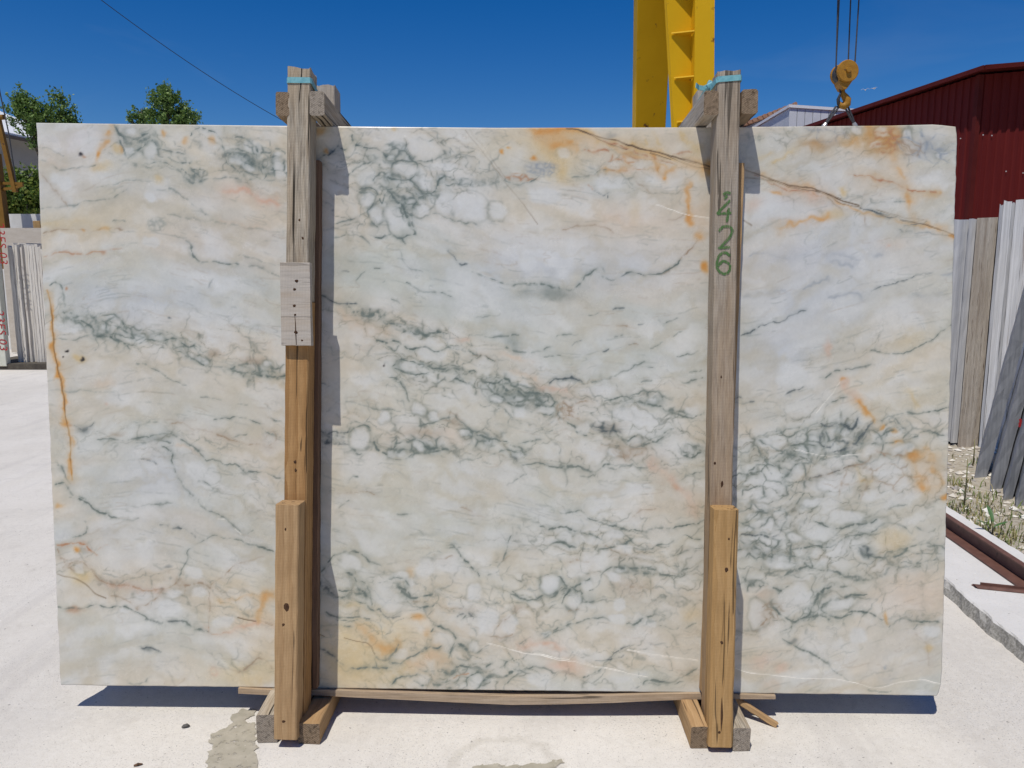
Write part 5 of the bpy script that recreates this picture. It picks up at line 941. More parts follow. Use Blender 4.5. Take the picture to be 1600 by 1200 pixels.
def weed(px, py, h, leaves, label):
    g = onZ(px, py, GB); root = empty('weed', Matrix.Translation(g)); tag(root, label, 'plant', 'weeds in the gravel')
    mb = MB(); mb.tube([(0, 0, 0), (.004, .003, h*.5), (-.003, 0, h)], [.006, .005, .003], 7); part('stem', mb, M_STEM, root, smooth=True)
    for (ang, tilt, ln, wd, zz) in leaves:
        mb = MB(); n = 9; v = []
        for k in range(n):
            s_ = k/(n-1); r = wd*max(.12, math.sin(math.pi*min(1, s_*.92+.08))**.7)*(.5+.5*s_) if k < n-1 else wd*.1
            el = tilt*(1-.35*s_); x = ln*s_*math.cos(el); z = ln*s_*math.sin(el)
            v += [(x, -r, z+.12*r), (x, 0, z-.25*r), (x, r, z+.12*r)]
        m = Matrix.Translation((0, 0, zz)) @ Matrix.Rotation(ang, 4, 'Z')
        mb.add([m @ Vector(p) for p in v], [(k*3+a, k*3+a+1, k*3+a+4, k*3+a+3) for k in range(n-1) for a in (0, 1)]); part('leaf', mb, M_LEAF, root, smooth=True)
weed(1550, 838, .09, [(3.0, .55, .105, .016, .06), (.15, .45, .105, .015, .055), (1.5, 1.25, .125, .017, .075), (4.6, .5, .06, .014, .05), (1.2, .9, .07, .01, .06)], 'young weed with broad paddle shaped leaves beside the rail')
weed(1506, 795, .34, [(.3+1.3*i, .4+.1*i, .05, .006, .06+.045*i) for i in range(6)], 'tall thin dry weed stalk by the right edge of the slab')
weed(1520, 728, .22, [(.9+1.5*i, .5, .045, .006, .05+.04*i) for i in range(4)], 'small thin weed stalk in front of the travertine block')
# ================================================================ red shed
CY = 16.0; C0 = atY(1532, 113, CY); ZE = C0.z; cx_, cy_ = C0.x, C0.y
dS = Vector((-.175, .985, 0)).normalized(); dG = Vector((dS.y, -dS.x, 0))
M_RED = mottled('red_sheet', (.10, .0105, .010), (.125, .014, .0125), 3, .6, .12, stretch=(1, 1, .2))
M_RED2 = mottled('red_trim', (.075, .010, .009), (.10, .015, .013), 3, .6, .1)
shed = empty('shed', Matrix.Translation((cx_, cy_, 0))); tag(shed, 'dark red corrugated metal shed with overhanging roof', 'shed')
def sheet(w, h0, h1, pitch=.2, dep=.022):
    mb = MB(); v = []; n = int(round(w/pitch)); xs = []
    for i in range(n):
        x = i*pitch; xs += [(x, 0), (x+pitch*.45, 0), (x+pitch*.55, -dep), (x+pitch*.85, -dep), (x+pitch*.95, 0)]
    xs.append((w-.002, 0))
    for (x, y) in xs: hh = h0+(h1-h0)*x/w; v += [(x, y, 0), (x, y, hh)]
    mb.add(v, [(i*2, i*2+2, i*2+3, i*2+1) for i in range(len(xs)-1)]); return mb
# side wall, running away: local x along dS reversed so that the ribs stand out to the yard
def frame(o, ex, ez=Vector((0, 0, 1))):
    ex = ex.normalized(); ey = ez.cross(ex); m = Matrix.Identity(4)
    for r in range(3): m[r][0], m[r][1], m[r][2], m[r][3] = ex[r], ey[r], ez[r], o[r]
    return m
SL = 0.115; mS = sheet(1.0, ZE-.05, ZE-.05).mesh('wall_panel', M_RED)
for i in range(30):
    p = dS*(i+1)*1.0; link('wall_panel', mS, shed, frame(p+Vector((0, 0, 0)), -dS))
for i in range(7):
    link('wall_panel', sheet(1.0, ZE-.05+SL*i, ZE-.05+SL*(i+1)).mesh('wall_panel', M_RED), shed, frame(dG*(i*1.0+.0), dG))
mb = MB(); mb.box(-.05, .05, -.05, .05, 0, ZE-.06, frame(Vector((0, 0, 0))-dG*.02-dS*.02, dG)); part('corner_trim', mb, M_RED2, shed)
OV, OG = .26, .40
mb = MB(); e0 = -dG*OV-dS*OG; 
def rp(a, b, z): return dG*a+dS*b+Vector((0, 0, z))
zr = lambda a: ZE+SL*a
mb.prism([rp(-OV, -OG, zr(-OV)), rp(7, -OG, zr(7)), rp(7, 30, zr(7)), rp(-OV, 30, zr(-OV))], Vector((0, 0, .05))); part('roof', mb, M_RED2, shed)
mb = MB(); mb.prism([rp(7, -OG, zr(7)), rp(14.6, -OG, zr(-.6)), rp(14.6, 30, zr(-.6)), rp(7, 30, zr(7))], Vector((0, 0, .05))); part('roof', mb, M_RED2, shed)
mb = MB(); mb.prism([rp(-OV-.03, -OG, zr(-OV)-.03), rp(-OV-.03, 30, zr(-OV)-.03), rp(-OV-.03, 30, zr(-OV)+.055), rp(-OV-.03, -OG, zr(-OV)+.055)], dG*.025); part('fascia', mb, M_RED2, shed)
mb = MB(); mb.prism([rp(-OV, -OG-.03, zr(-OV)-.03), rp(7, -OG-.03, zr(7)-.03), rp(7, -OG-.03, zr(7)+.055), rp(-OV, -OG-.03, zr(-OV)+.055)], dS*.025); part('fascia', mb, M_RED2, shed)
mb = MB(); M_SCR = NT('zinc_screw').done((.55, .55, .55), .4, .5)
for zz in (1.6, 2.6, 3.6, 4.3):
    for i in range(34):
        a = (i+.5)*.2+.04; b = .010
        for (pp, nn) in ((dG*a-dS*.04, -dS), (dS*a-dG*.04, -dG)):
            if rng.rand() < .2:
                q = pp+Vector((0, 0, zz+.03*rng.rand())); s1 = Vector((-nn.y, nn.x, 0))*b; u1 = Vector((0, 0, b)); mb.prism([q-s1-u1, q+s1-u1, q+s1+u1, q-s1+u1], nn*.012)
o = part('screws', mb, M_SCR, shed); o['kind'] = 'stuff'
mb = MB(); bk = [rp(0, 30, 0), rp(14, 30, 0), rp(14, 30, ZE), rp(0, 30, ZE)]; mb.prism(bk, dS*.05); mb.prism([rp(14, 0, 0), rp(14, 30, 0), rp(14, 30, ZE), rp(14, 0, ZE)], dG*.05); part('rear_wall', mb, M_RED, shed)
# ---------------------------------------------------------------- house and clad hall behind
M_LILAC = mottled('lilac_render', (.27, .26, .30), (.33, .32, .355), 3, .9, .1); M_TILE = mottled('clay_tile', (.26, .13, .08), (.38, .22, .14), 6, .85, .15)
hs = empty('house'); tag(hs, 'lilac grey house gable with a clay tile roof behind the numbered post', 'house')
Yh = 34.0; g0 = atY(1150, 199, Yh); g1 = atY(1236, 166, Yh); sl_ = (g1.z-g0.z)/(g1.x-g0.x)
xa, xb, xm = g0.x-.3, g1.x+(g1.x-g0.x)*1.15, g1.x+.05; zA = g0.z-.3*sl_-.14; zM = g1.z-.10
mb = MB(); mb.prism([(xa, Yh, 0), (xb, Yh, 0), (xb, Yh, zM-(xb-xm)*sl_), (xm, Yh, zM), (xa, Yh, zA)], (0, 8, 0)); part('wall', mb, M_LILAC, hs)
mb = MB(); mb.prism([(xa-.5, Yh-.3, zA-.5*sl_+.02), (xm, Yh-.3, zM+.02), (xm, Yh-.3, zM+.14), (xa-.5, Yh-.3, zA-.5*sl_+.14)], (0, 8.6, 0)); rf = part('roof', mb, M_TILE, hs)
mb = MB(); mb.prism([(xm, Yh-.3, zM+.02), (xb+.5, Yh-.3, zM-(xb+.5-xm)*sl_+.02), (xb+.5, Yh-.3, zM-(xb+.5-xm)*sl_+.14), (xm, Yh-.3, zM+.14)], (0, 8.6, 0)); part('roof', mb, M_TILE, hs)
for i in range(16):
    k = i/15; x = xa-.5+(xm-xa+.5)*k; z = zA-.5*sl_+(zM-zA+.5*sl_)*k+.12; mb = MB(); mb.tube([(x, Yh-.38, z), (x, Yh+.4, z)], .085, 8); part('tile', mb, M_TILE, rf)
M_CLAD = mottled('pale_cladding', (.56, .58, .60), (.64, .655, .67), 2, .5, .3)
hall = empty('hall'); tag(hall, 'pale grey metal clad hall seen between the house and the shed', 'building')
Yc = 29.0; c0 = atY(1234, 163.5, Yc); c1 = atY(1345, 171, Yc)
pw = (c1.x-c0.x)/9
for i in range(9):
    x = c0.x+pw*i; za = c0.z+(c1.z-c0.z)*i/9; zb_ = c0.z+(c1.z-c0.z)*(i+1)/9; mb = MB()
    mb.prism([(x+.008, Yc, 0), (x+pw-.008, Yc, 0), (x+pw-.008, Yc, zb_-.1), (x+.008, Yc, za-.1)], (0, .08, 0)); part('wall_panel', mb, M_CLAD, hall, bevel=.006)
mb = MB(); mb.prism([(c0.x-.04, Yc-.05, c0.z-.1), (c1.x, Yc-.05, c1.z-.1), (c1.x, Yc-.05, c1.z+.0), (c0.x-.04, Yc-.05, c0.z+.0)], (0, 10, 0)); part('parapet', mb, mottled('white_trim', (.72, .73, .74), (.78, .78, .79), 3, .5, .3), hall)
mb = MB(); mb.prism([(c0.x+.02, Yc+.1, 0), (c0.x+.02, Yc+9.9, 0), (c0.x+.02, Yc+9.9, c0.z-.12), (c0.x+.02, Yc+.1, c0.z-.12)], (.08, 0, 0)); part('side_wall', mb, M_CLAD, hall)
# ================================================================ yellow gantry crane
M_YEL = mottled('yellow_crane_paint', (.60, .345, .006), (.66, .385, .008), 2.5, .6, .15, spots=((.16, .075, .02), 7, .655)); 
crane = empty('gantry_crane', Matrix.Translation((1.9, 8.0, 0))); tag(crane, 'yellow gantry crane with gusseted leg rising behind the slab', 'crane')
CI = Matrix.Translation((-1.9, -8.0, 0))
def cp(px, py, Y): return CI @ atY(px, py, Y)
Yg = 8.0
def col(px_top, px_bot, Y, z): # a vertical-ish edge through (px_top at py 0) and (px_bot at py 200)
    a = CI @ atY(px_top, 0, Y); b = CI @ atY(px_bot, 200, Y); k = (z-a.z)/(b.z-a.z); return a+(b-a)*k
zt_, zb0 = 7.2, .02
def plate(name, e0, e1, th, parent=crane):
    mb = MB(); a0, a1, b0_, b1_ = e0(zb0), e1(zb0), e0(zt_), e1(zt_); nrm = (a1-a0).cross(b0_-a0).normalized(); mb.prism([a0, a1, b1_, b0_], nrm*th); return part(name, mb, M_YEL, parent)
E1 = lambda z: col(1041, 1053, 8.33, z); E2 = lambda z: col(1079, 1077.5, 8.40, z); E3 = lambda z: col(1085.5, 1083.5, 8.25, z); E4 = lambda z: col(1116, 1115, 8.25, z)
leg = part('leg', (lambda m: (m.prism([E1(zb0), E2(zb0), E2(zt_), E1(zt_)], (0, .02, 0)), m)[1])(MB()), M_YEL, crane)
part('flange_side', (lambda m: (m.prism([E3(zb0)+Vector((0, .001, 0)), E2(zb0)-Vector((0, .002, 0)), E2(zt_)-Vector((0, .002, 0)), E3(zt_)+Vector((0, .001, 0))], (.016, 0, 0)), m)[1])(MB()), M_YEL, leg)
part('flange', (lambda m: (m.prism([E3(zb0), E4(zb0), E4(zt_), E3(zt_)], (0, -.018, 0)), m)[1])(MB()), M_YEL, leg)
part('rear_plate', (lambda m: (m.prism([E4(zb0)+Vector((-.02, .002, 0)), E4(zb0)+Vector((-.02, .40, 0)), E4(zt_)+Vector((-.02, .40, 0)), E4(zt_)+Vector((-.02, .002, 0))], (.018, 0, 0)), m)[1])(MB()), M_YEL, leg)
dzg = (CI @ atY(1047, 47, 8.2)).z-(CI @ atY(1047, 118, 8.2)).z
zg0 = (CI @ atY(1047, 47, 8.2)).z
for k in range(-3, 6):
    z = zg0-dzg*k
    if z < .3: continue
    a = E1(z)+Vector((.03, -.012, 0)); b = E3(z)+Vector((-.002, -.012, 0)); c = E2(z)+Vector((-.006, -.012, 0))
    mb = MB(); mb.prism([a, b, c], (0, .006, .014)); part('gusset', mb, M_YEL, leg)
# the leg leaning towards the girder
def lg(px0, px1, py, Y): return CI @ atY(px0, py, Y), CI @ atY(px1, py, Y)
l0, r0_ = lg(996, 1050, 0, 8.85); l1, r1_ = lg(993, 1040, 200, 9.40)
def ext(a, b, z): k = (z-a.z)/(b.z-a.z); return a+(b-a)*k
mb = MB(); q = [ext(l0, l1, 0.02), ext(r0_, r1_, .02), ext(r0_, r1_, 6.9), ext(l0, l1, 6.9)]; nrm = (q[1]-q[0]).cross(q[3]-q[0]).normalized(); nrm = nrm if nrm.y > 0 else -nrm
mb.prism(q, nrm*.30); part('raking_leg', mb, M_YEL, crane, bevel=.006)
mb = MB(); mb.box(-1.2, 20, -.35, .45, 7.2, 8.4); part('girder', mb, M_YEL, crane, bevel=.02)
# far leg of the gantry, outside the picture
mb = MB(); mb.box(18.6, 19.2, -.3, .3, 0.02, 7.2); part('leg', mb, M_YEL, crane, bevel=.02)
# hook block
M_OCH = mottled('ochre_hook_paint', (.30, .135, .012), (.40, .20, .02), 14, .55, .35, spots=((.10, .045, .02), 10, .62)); M_ROPE = mottled('steel_rope', (.03, .03, .035), (.07, .07, .075), 60, .6, .4)
Yk = 8.9; hk = empty('hook_block', Matrix.Translation(atY(1318, 112, Yk))); tag(hk, 'ochre crane hook block hanging on four steel ropes', 'crane hook'); HI = ML[hk.name].inverted()
def hp(px, py, dy=0): p = HI @ atY(px, py, Yk); p.y += dy; return p
def disc(cx, cy, r, y0, y1, n=28):
    mb = MB(); c = hp(cx, cy); rr = r/FPX*Yk; mb.tube([c+Vector((0, y0, 0)), c+Vector((0, y0+.012, 0)), c+Vector((0, y1-.012, 0)), c+Vector((0, y1, 0))], [rr*.93, rr, rr, rr*.93], n); return mb
part('sheave_cover', disc(1319.5, 114, 16, -.10, -.055), M_OCH, hk, smooth=False); part('sheave_cover', disc(1318, 115, 15.5, .055, .10), M_OCH, hk)
part('sheave', disc(1317, 116, 14.5, -.045, .045), M_ROPE, hk); part('hub_cap', disc(1319.5, 113, 4, -.125, -.098, 14), M_OCH, hk)
mb = MB(); pl_ = [hp(x, y, -.075) for x, y in ((1305, 116), (1334, 116), (1331, 124), (1322, 137), (1318, 142), (1313, 142), (1308, 133))]; mb.prism(pl_, (0, .15, 0)); part('cheek_plate', mb, M_OCH, hk, bevel=.006)
hook = [(1315, 138, 3.2), (1316.5, 146, 3.4), (1320, 151, 4.2), (1323.5, 156, 5.0), (1323, 162, 5.0), (1318.5, 166, 4.4), (1313.5, 165, 3.4), (1310.5, 160.5, 2.4), (1309.5, 156, 1.2)]
mb = MB(); mb.tube([hp(x, y) for x, y, r in hook], [1.22*r/FPX*Yk for x, y, r in hook], 12); part('hook', mb, M_OCH, hk, smooth=True)
mb = MB(); mb.tube([hp(1312, 143, -.03), hp(1310.5, 149, -.03), hp(1308.5, 156, -.02), hp(1309.5, 163, -.01), hp(1312, 164, 0)], [.008, .012, .02, .018, .008], 8); part('latch', mb, M_ROPE, hk, smooth=True)
for (x0, x1, yb, dy) in ((1306.5, 1303.3, 112, -.05), (1314.5, 1309, 104, .05), (1332.5, 1328.3, 100, .05), (1339.5, 1332.5, 104, -.05)):
    a = hp(x1, yb, dy); b = hp(x0, -8, dy); b = a+(b-a)*((7.15-ML[hk.name].translation.z-a.z)/(b.z-a.z)); mb = MB(); mb.tube([a, b], .0075, 6); part('rope', mb, M_ROPE, hk)
sg = empty('lifting_sling', Matrix.Translation(atY(1315, 167, Yk))); tag(sg, 'two legged dark wire sling hanging from the ochre hook', 'sling'); SI = ML[sg.name].inverted()
M_FER = NT('zinc_ferrule').done((.5, .48, .46), .4, .5, .6)
for (x0, y0, x1, y1) in ((1309, 166, 1287.5, 197), (1322, 166, 1336, 196)):
    for off in (-.018, .018):
        a = SI @ atY(x0, y0, Yk); b = SI @ atY(x1, y1, Yk); b2 = a+(b-a)*2.2; mb = MB(); mb.tube([a+Vector((off, 0, 0)), a+(b-a)*.5+Vector((off*.8, 0, 0)), b, b2], .011, 6); part('wire_leg', mb, M_ROPE, sg)
    mb = MB(); mb.tube([a+(b-a)*.86, a+(b-a)*1.0, a+(b-a)*1.2], [.02, .026, .022], 8); part('ferrule', mb, M_FER, sg)
mb = MB(); mb.tube([SI @ atY(x, y, Yk) for x, y in ((1309, 168), (1311, 164), (1316, 161.5), (1320, 163), (1323, 168))], .014, 8); part('shackle', mb, M_ROPE, sg, smooth=True)
# two birds far off
M_BIRD = mottled('pale_feather', (.60, .60, .60), (.72, .72, .72), 20, .8, .2)
for (px, py, lab, fl) in ((1352, 141, 'small pale bird in the sky, nearer the hook', .4), (1365.5, 138.5, 'small pale bird in the sky, nearer the shed roof', -.2)):
    b = empty('bird', Matrix.Translation(atY(px, py, 46)) @ Matrix.Scale(.62, 4) @ Matrix.Rotation(.7+fl, 4, 'Z')); tag(b, lab, 'bird', 'birds over the yard')
    mb = MB(); mb.tube([(-.2, 0, 0), (-.12, 0, .01), (0, 0, .015), (.12, 0, .02), (.19, 0, .03), (.23, 0, .025)], [.01, .04, .055, .045, .03, .008], 8); part('body', mb, M_BIRD, b, smooth=True)
    for s_ in (-1, 1):
        mb = MB(); mb.add([(-.06, 0, .03), (.07, 0, .03), (.05, s_*.2, .12+fl*.1), (-.06, s_*.18, .11+fl*.1), (-.02, s_*.38, .06), (-.07, s_*.36, .05)], [(0, 1, 2, 3), (3, 2, 4, 5)]); me_ = mb.mesh('wing', M_BIRD); part_o = link('wing', me_, b); md = part_o.modifiers.new('thick', 'SOLIDIFY'); md.thickness = .012
# ================================================================ left side of the yard
M_CREAM = mottled('cream_stone', (.56, .56, .46), (.66, .66, .56), 6, .6, .3); M_BEIGE = mottled('beige_stone', (.48, .42, .34), (.56, .50, .42), 5, .6, .3, stretch=(1, 1, 3))
M_EDGE = mottled('sawn_beige_stone', (.54, .49, .42), (.74, .70, .62), 7, .8, .2, stretch=(5, 1, .2), bump=.4, bdist=.006, spots=((.30, .25, .20), 10, .64))
YL = 12.0
g = onZ(5, 578, 0); YL = g.y
a = atY(-46, 576, YL); b = atY(10.5, 576, YL); zt2 = atY(5, 325, YL).z
mb = MB(); pr_ = [(a.x, 0, .06), (b.x, 0, .06), (b.x, 0, zt2-.12), (b.x-.03, 0, zt2-.04), (b.x-.1, 0, zt2), (a.x, 0, zt2+.02)]; mb.prism([Vector((x, YL, z)) for x, y, z in pr_], (0, .12, 0))
cs = part('stone_slab', mb, M_CREAM, bevel=.006); tag(cs, 'cream stone slab with red painted code at the left edge', 'stone slab')
def code(txt, px, py, size, parent):
    cu = bpy.data.curves.new('code', 'FONT'); cu.body = txt; cu.size = size; cu.shear = .15; cu.space_character = 1.12
    ob = bpy.data.objects.new('code', cu); COLL.objects.link(ob); dg = bpy.context.evaluated_depsgraph_get(); me = bpy.data.meshes.new_from_object(ob.evaluated_get(dg)); bpy.data.objects.remove(ob)
    me.materials.clear(); me.materials.append(M_REDP); p = atY(px, py, YL-.004); o = link('painted_code', me, parent, Matrix.Translation(p) @ Matrix.Rotation(math.pi/2, 4, 'X') @ Matrix.Rotation(-math.pi/2, 4, 'Z')); return o
code('23ES.03', -6.5, 347, .19, cs); code('23ES.03', -6.5, 484, .19, cs)
bear = mottled('dark_bearer', (.07, .06, .05), (.13, .115, .09), 12, .9, .1)
mb = MB(); mb.box(a.x, atY(90, 576, YL+.2).x, YL+.02, YL+1.2, 0.004, .10); tag(part('timber_bearer', mb, bear), 'dark timber bearer under the stone slabs on the left', 'timber')
# leaning slab ends
xs0 = 11.5; nsl = 12
wds = [7, 3.5, 4, 4.5, 3.5, 7, 3.5, 5, 4, 4.5, 5, 4, 6]
tops = [385, 382, 381, 380, 384, 381, 383, 386, 384, 383, 385, 386, 388]
cum = 0; names = ['first', 'second', 'third', 'fourth', 'fifth', 'sixth', 'seventh', 'eighth', 'ninth', 'tenth', 'eleventh', 'twelfth', 'thirteenth']
for i, w in enumerate(wds):
    Yq = YL+.25+(.05 if i in (3, 5) else 0)*1+.03*rng.rand()
    p = atY(29+cum, 566, Yq); p2 = atY(29+cum+w, 566, Yq); ptop = atY(11.5+cum, tops[i], Yq)
    o = rough_slab('stone_slab', (p.x, p.y, p.z), (p2.x-p.x-.006, 0, 0), (.35, 1.5, 0), ptop-p, M_EDGE, jit=.008, nz=12, topj=.07)
    tag(o, '%s from the left of the leaning beige slab ends by the cream slab' % names[i], 'stone slab', 'leaning slab ends on the left'); cum += w
Yq = YL+2.6
a = atY(4, 400, Yq); b = atY(120, 400, Yq)
o = rough_slab('stone_slab', (a.x, Yq, 0.02), (b.x-a.x, 0, 0), (0, .06, 0), (0, 0, atY(40, 358, Yq).z), M_BEIGE, jit=.003, nz=6, topj=.005); tag(o, 'smooth beige slab standing behind the leaning slab ends', 'stone slab')
Yq = YL+3.3; a = atY(2, 400, Yq); b = atY(130, 400, Yq)
o = rough_slab('stone_slab', (a.x, Yq, 0.02), (b.x-a.x, 0, 0), (0, .06, 0), (0, 0, atY(40, 336, Yq).z), M_PLAIN, jit=.003, nz=6, topj=.004); tag(o, 'white slab standing farthest back on the left', 'stone slab')
w0 = atY(52, 358, YL+2.9); w1 = atY(62, 345, YL+2.9); mb = MB(); mb.box(w0.x, w1.x, YL+2.9, YL+3.2, w0.z-.25, w1.z); tag(part('timber_block', mb, mottled('ochre_wood', (.36, .22, .09), (.46, .29, .13), 20, .8, .2, stretch=(1, 1, .2)), bevel=.005), 'short ochre timber block wedged between the slabs on the left', 'timber block')
# dark shelf in the shade under the leaning slabs is the bearer's own shadow
# yellow lifting frame at the left edge
YF2 = 15.5; lf = empty('lifting_rig', Matrix.Translation(atY(0, 335, YF2))); tag(lf, 'ochre steel lifting frame with a fork arm at the left edge', 'lifting rig'); LI = ML[lf.name].inverted()
def lp(px, py, dy=0): p = LI @ atY(px, py, YF2); p.y += dy; return p
M_RIG = mottled('shaded_ochre_paint', (.17, .085, .014), (.23, .12, .022), 6, .6, .2, spots=((.08, .04, .02), 8, .62))  # ochre made darker so the colour carries the shade on the frame
def strut(name, pts, r, mat=M_RIG, n=4): mb = MB(); mb.tube([lp(*p) for p in pts], r, n); return part(name, mb, mat, lf)
strut('mast', [(-3, 184), (24, 300)], .055); strut('mast', [(-8, 240), (14, 420)], .11)
strut('arm', [(-20, 286), (36, 287)], .035); strut('arm', [(-20, 298), (22, 294), (36, 289)], .035); strut('cap', [(-20, 184), (6, 183)], .05, n=10)
mb = MB(); mb.tube([lp(-6, 110), lp(0, 145), lp(14, 210), lp(26, 291)], .012, 6); part('cable', mb, M_ROPE, lf)
# white-roofed house
M_WR = mottled('white_roof', (.72, .72, .71), (.80, .80, .79), 2, .6, .2); M_WALL = mottled('grey_render', (.30, .285, .265), (.37, .355, .335), 1.5, .9, .1)
Yw = 24.0; hw = empty('house'); tag(hw, 'grey rendered house with a white sheet roof behind the trees on the left', 'house')
e0 = atY(-60, 186, Yw); e1 = atY(62, 214, Yw+2.6); e0 = Vector((e0.x, Yw-1.2, atY(-60, 186, Yw-1.2).z)); dv = (e1-e0); dv.z = 0
zev = atY(0, 201, Yw).z
ux = Vector((dv.x, dv.y, 0)).normalized()*1.0; vy = Vector((-ux.y, ux.x, 0)); o0 = Vector((e0.x, e0.y, 0))
LN = 6.2
mb = MB(); mb.prism([o0+Vector((0, 0, 0)), o0+ux*LN, o0+ux*LN+Vector((0, 0, zev-.02)), o0+Vector((0, 0, zev-.02))], vy*6); part('wall', mb, M_WALL, hw)
mb = MB(); a_ = o0-ux*.3-vy*.45+Vector((0, 0, zev-.05)); b_ = o0+ux*(LN-.2)-vy*.45+Vector((0, 0, zev-.05)); c_ = o0+ux*(LN-1.6)+vy*3+Vector((0, 0, zev+1.5)); d_ = o0-ux*.3+vy*3+Vector((0, 0, zev+1.5))
mb.prism([a_, b_, c_, d_], (0, 0, .08)); part('roof', mb, M_WR, hw)
mb = MB(); mb.prism([d_, c_, c_+vy*3.45+Vector((0, 0, -1.55)), d_+vy*3.45+Vector((0, 0, -1.55))], (0, 0, .08)); part('roof', mb, M_WR, hw)
mb = MB(); mb.tube([a_+Vector((0, 0, -.04)), b_+Vector((0, 0, -.04))], .06, 8); part('gutter', mb, mottled('dark_gutter', (.06, .05, .045), (.1, .08, .07), 5, .6, .3), hw)
# ---------------------------------------------------------------- trees and shrubs
def leaf_mat(name, a, b, c):
    t = NT(name); g = t.n('NewGeometry'); rp_ = t.ramp(g.outputs['Random Per Island'], (0., a), (.55, b), (1., c)); t.done(rp_, .5, .35)
    tr = t.n('BsdfTranslucent'); t.l(rp_, tr.inputs['Color']); ms = t.n('MixShader'); ms.inputs[0].default_value = .28; t.l(t.b.outputs[0], ms.inputs[1]); t.l(tr.outputs[0], ms.inputs[2]); t.l(ms.outputs[0], t.out.inputs['Surface']); return t.m
M_LT = leaf_mat('tree_leaf', (.075, .13, .03), (.14, .235, .055), (.25, .35, .10)); M_LB = leaf_mat('shrub_leaf', (.06, .11, .02), (.15, .23, .04), (.30, .33, .07)); M_BARK = mottled('bark', (.10, .08, .06), (.17, .14, .11), 14, .9, .1, stretch=(1, 1, .25), bump=.6)
def crown(lobes, size, per, mat, name, parent, inv):
    """lobes: (centre, rx, rz); twigs of leaves set through each lobe, thicker outside, open between"""
    V = []; F = []
    for (c, rx, rz, ncl) in lobes:
        for k in range(ncl):
            d = rng.randn(3); d /= np.linalg.norm(d); r = rng.rand()**.45
            q = np.array(c)+d*np.array([rx, rx, rz])*r*np.array([1, 1, 1])
            if d[2] > 0: q[:2] = np.array(c)[:2]+(q[:2]-np.array(c)[:2])*(1-.55*d[2]*r)        # pointed tops
            up = d*.6+np.array([0, 0, .7]); up /= np.linalg.norm(up); ln = size*(2.0+8*rng.rand()**3)
            for j in range(per):
                s_ = rng.rand(); p = q+up*ln*s_+rng.randn(3)*size*1.1
                a = rng.randn(3); a /= np.linalg.norm(a); b = np.cross(a, rng.randn(3)); b /= np.linalg.norm(b)+1e-6
                sz = size*(.55+.8*rng.rand()); n = len(V)
                V += [tuple(p-a*sz), tuple(p+b*sz*.55), tuple(p+a*sz), tuple(p-b*sz*.55)]; F.append((n, n+1, n+2, n+3))
    me = bpy.data.meshes.new(name); me.from_pydata(V, [], F); me.materials.append(mat); return link(name, me, parent, inv)
def tree(Y, lobes_px, label, size=.055, trunk_px=None, per=26, dens=1.0):
    lob = []
    for (px, py, rx, rz, n) in lobes_px: c = atY(px, py, Y); k = Y/FPX; lob.append(((c.x, c.y, c.z), rx*k, rz*k, int(n*dens)))
    tx = sum(l[0][0] for l in lob)/len(lob); base = Vector((tx, Y, 0)); root = empty('tree', Matrix.Translation(base)); tag(root, label, 'tree', 'trees behind the slab')
    inv = ML[root.name].inverted(); top = max(l[0][2]+l[2]*.5 for l in lob)
    mb = MB(); mb.tube([(0, 0, 0), (.05, 0, top*.3), (-.04, .03, top*.6), (.0, 0, top*.9)], [.16, .12, .08, .02], 9); part('trunk', mb, M_BARK, root, smooth=True)
    for l in lob:
        e = Vector(l[0])-base; mb = MB(); s0 = Vector((0, 0, max(1., e.z-l[2]*1.5-.8))); mb.tube([s0, s0.lerp(e, .5)+Vector((.05, 0, -.1)), e, e+Vector((0, 0, l[2]*.7))], [.06, .04, .025, .006], 6); part('limb', mb, M_BARK, root, smooth=True)
        for k in range(7):
            d = Vector(rng.randn(3)); d.normalize(); mb = MB(); mb.tube([e+Vector((0, 0, -l[2]*.3)), e+Vector((d.x*l[1], d.y*l[1], abs(d.z)*l[2]))*.5, e+Vector((d.x*l[1]*.9, d.y*l[1]*.9, d.z*l[2]*.8))], [.02, .012, .004], 5); part('limb', mb, M_BARK, root)
    crown(lob, size, per, M_LT, 'crown', root, inv)
tree(22.5, [(40, 182, 21, 30, 75), (30, 165, 12, 16, 22), (62, 190, 24, 28, 60), (92, 182, 17, 30, 60), (52, 222, 9, 14, 12), (110, 215, 30, 40, 80), (115, 262, 40, 40, 60)], 'leafy tree with two tops at the upper left', .045, per=28)
tree(24.0, [(262, 176, 30, 36, 120), (258, 152, 11, 15, 22), (222, 184, 14, 20, 30), (288, 186, 17, 22, 45), (206, 190, 5, 8, 5), (302, 190, 5, 8, 5), (258, 235, 60, 50, 150)], 'bushy pointed tree above the left half of the slab', .045, per=28)
def shrub(px, py, rx, rz, Y, label, mat, n):
    c = atY(px, py, Y); k = Y/FPX; root = empty('shrub', Matrix.Translation((c.x, Y, 0))); tag(root, label, 'shrub', 'shrubs behind the stone slabs'); mb = MB()
    for q in range(5): mb.tube([(.1*q-.2, 0, 0), (.2*q-.4, .1, c.z*.5), (.35*q-.7, .0, c.z)], [.03, .022, .006], 6)
    part('stem', mb, M_BARK, root); crown([((c.x, Y, c.z), rx*k, rz*k, n), ((c.x-rx*k*.5, Y, c.z-.4), rx*k*.7, rz*k*.8, n//2), ((c.x+rx*k*.5, Y+.2, c.z-.3), rx*k*.7, rz*k*.9, n//2)], .05, 24, mat, 'foliage', root, ML[root.name].inverted())
shrub(18, 304, 30, 26, 18.5, 'yellow green shrub behind the ochre lifting frame', M_LB, 90)
shrub(54, 300, 24, 26, 19.0, 'yellow green shrub beside the left edge of the veined slab', M_LB, 80)
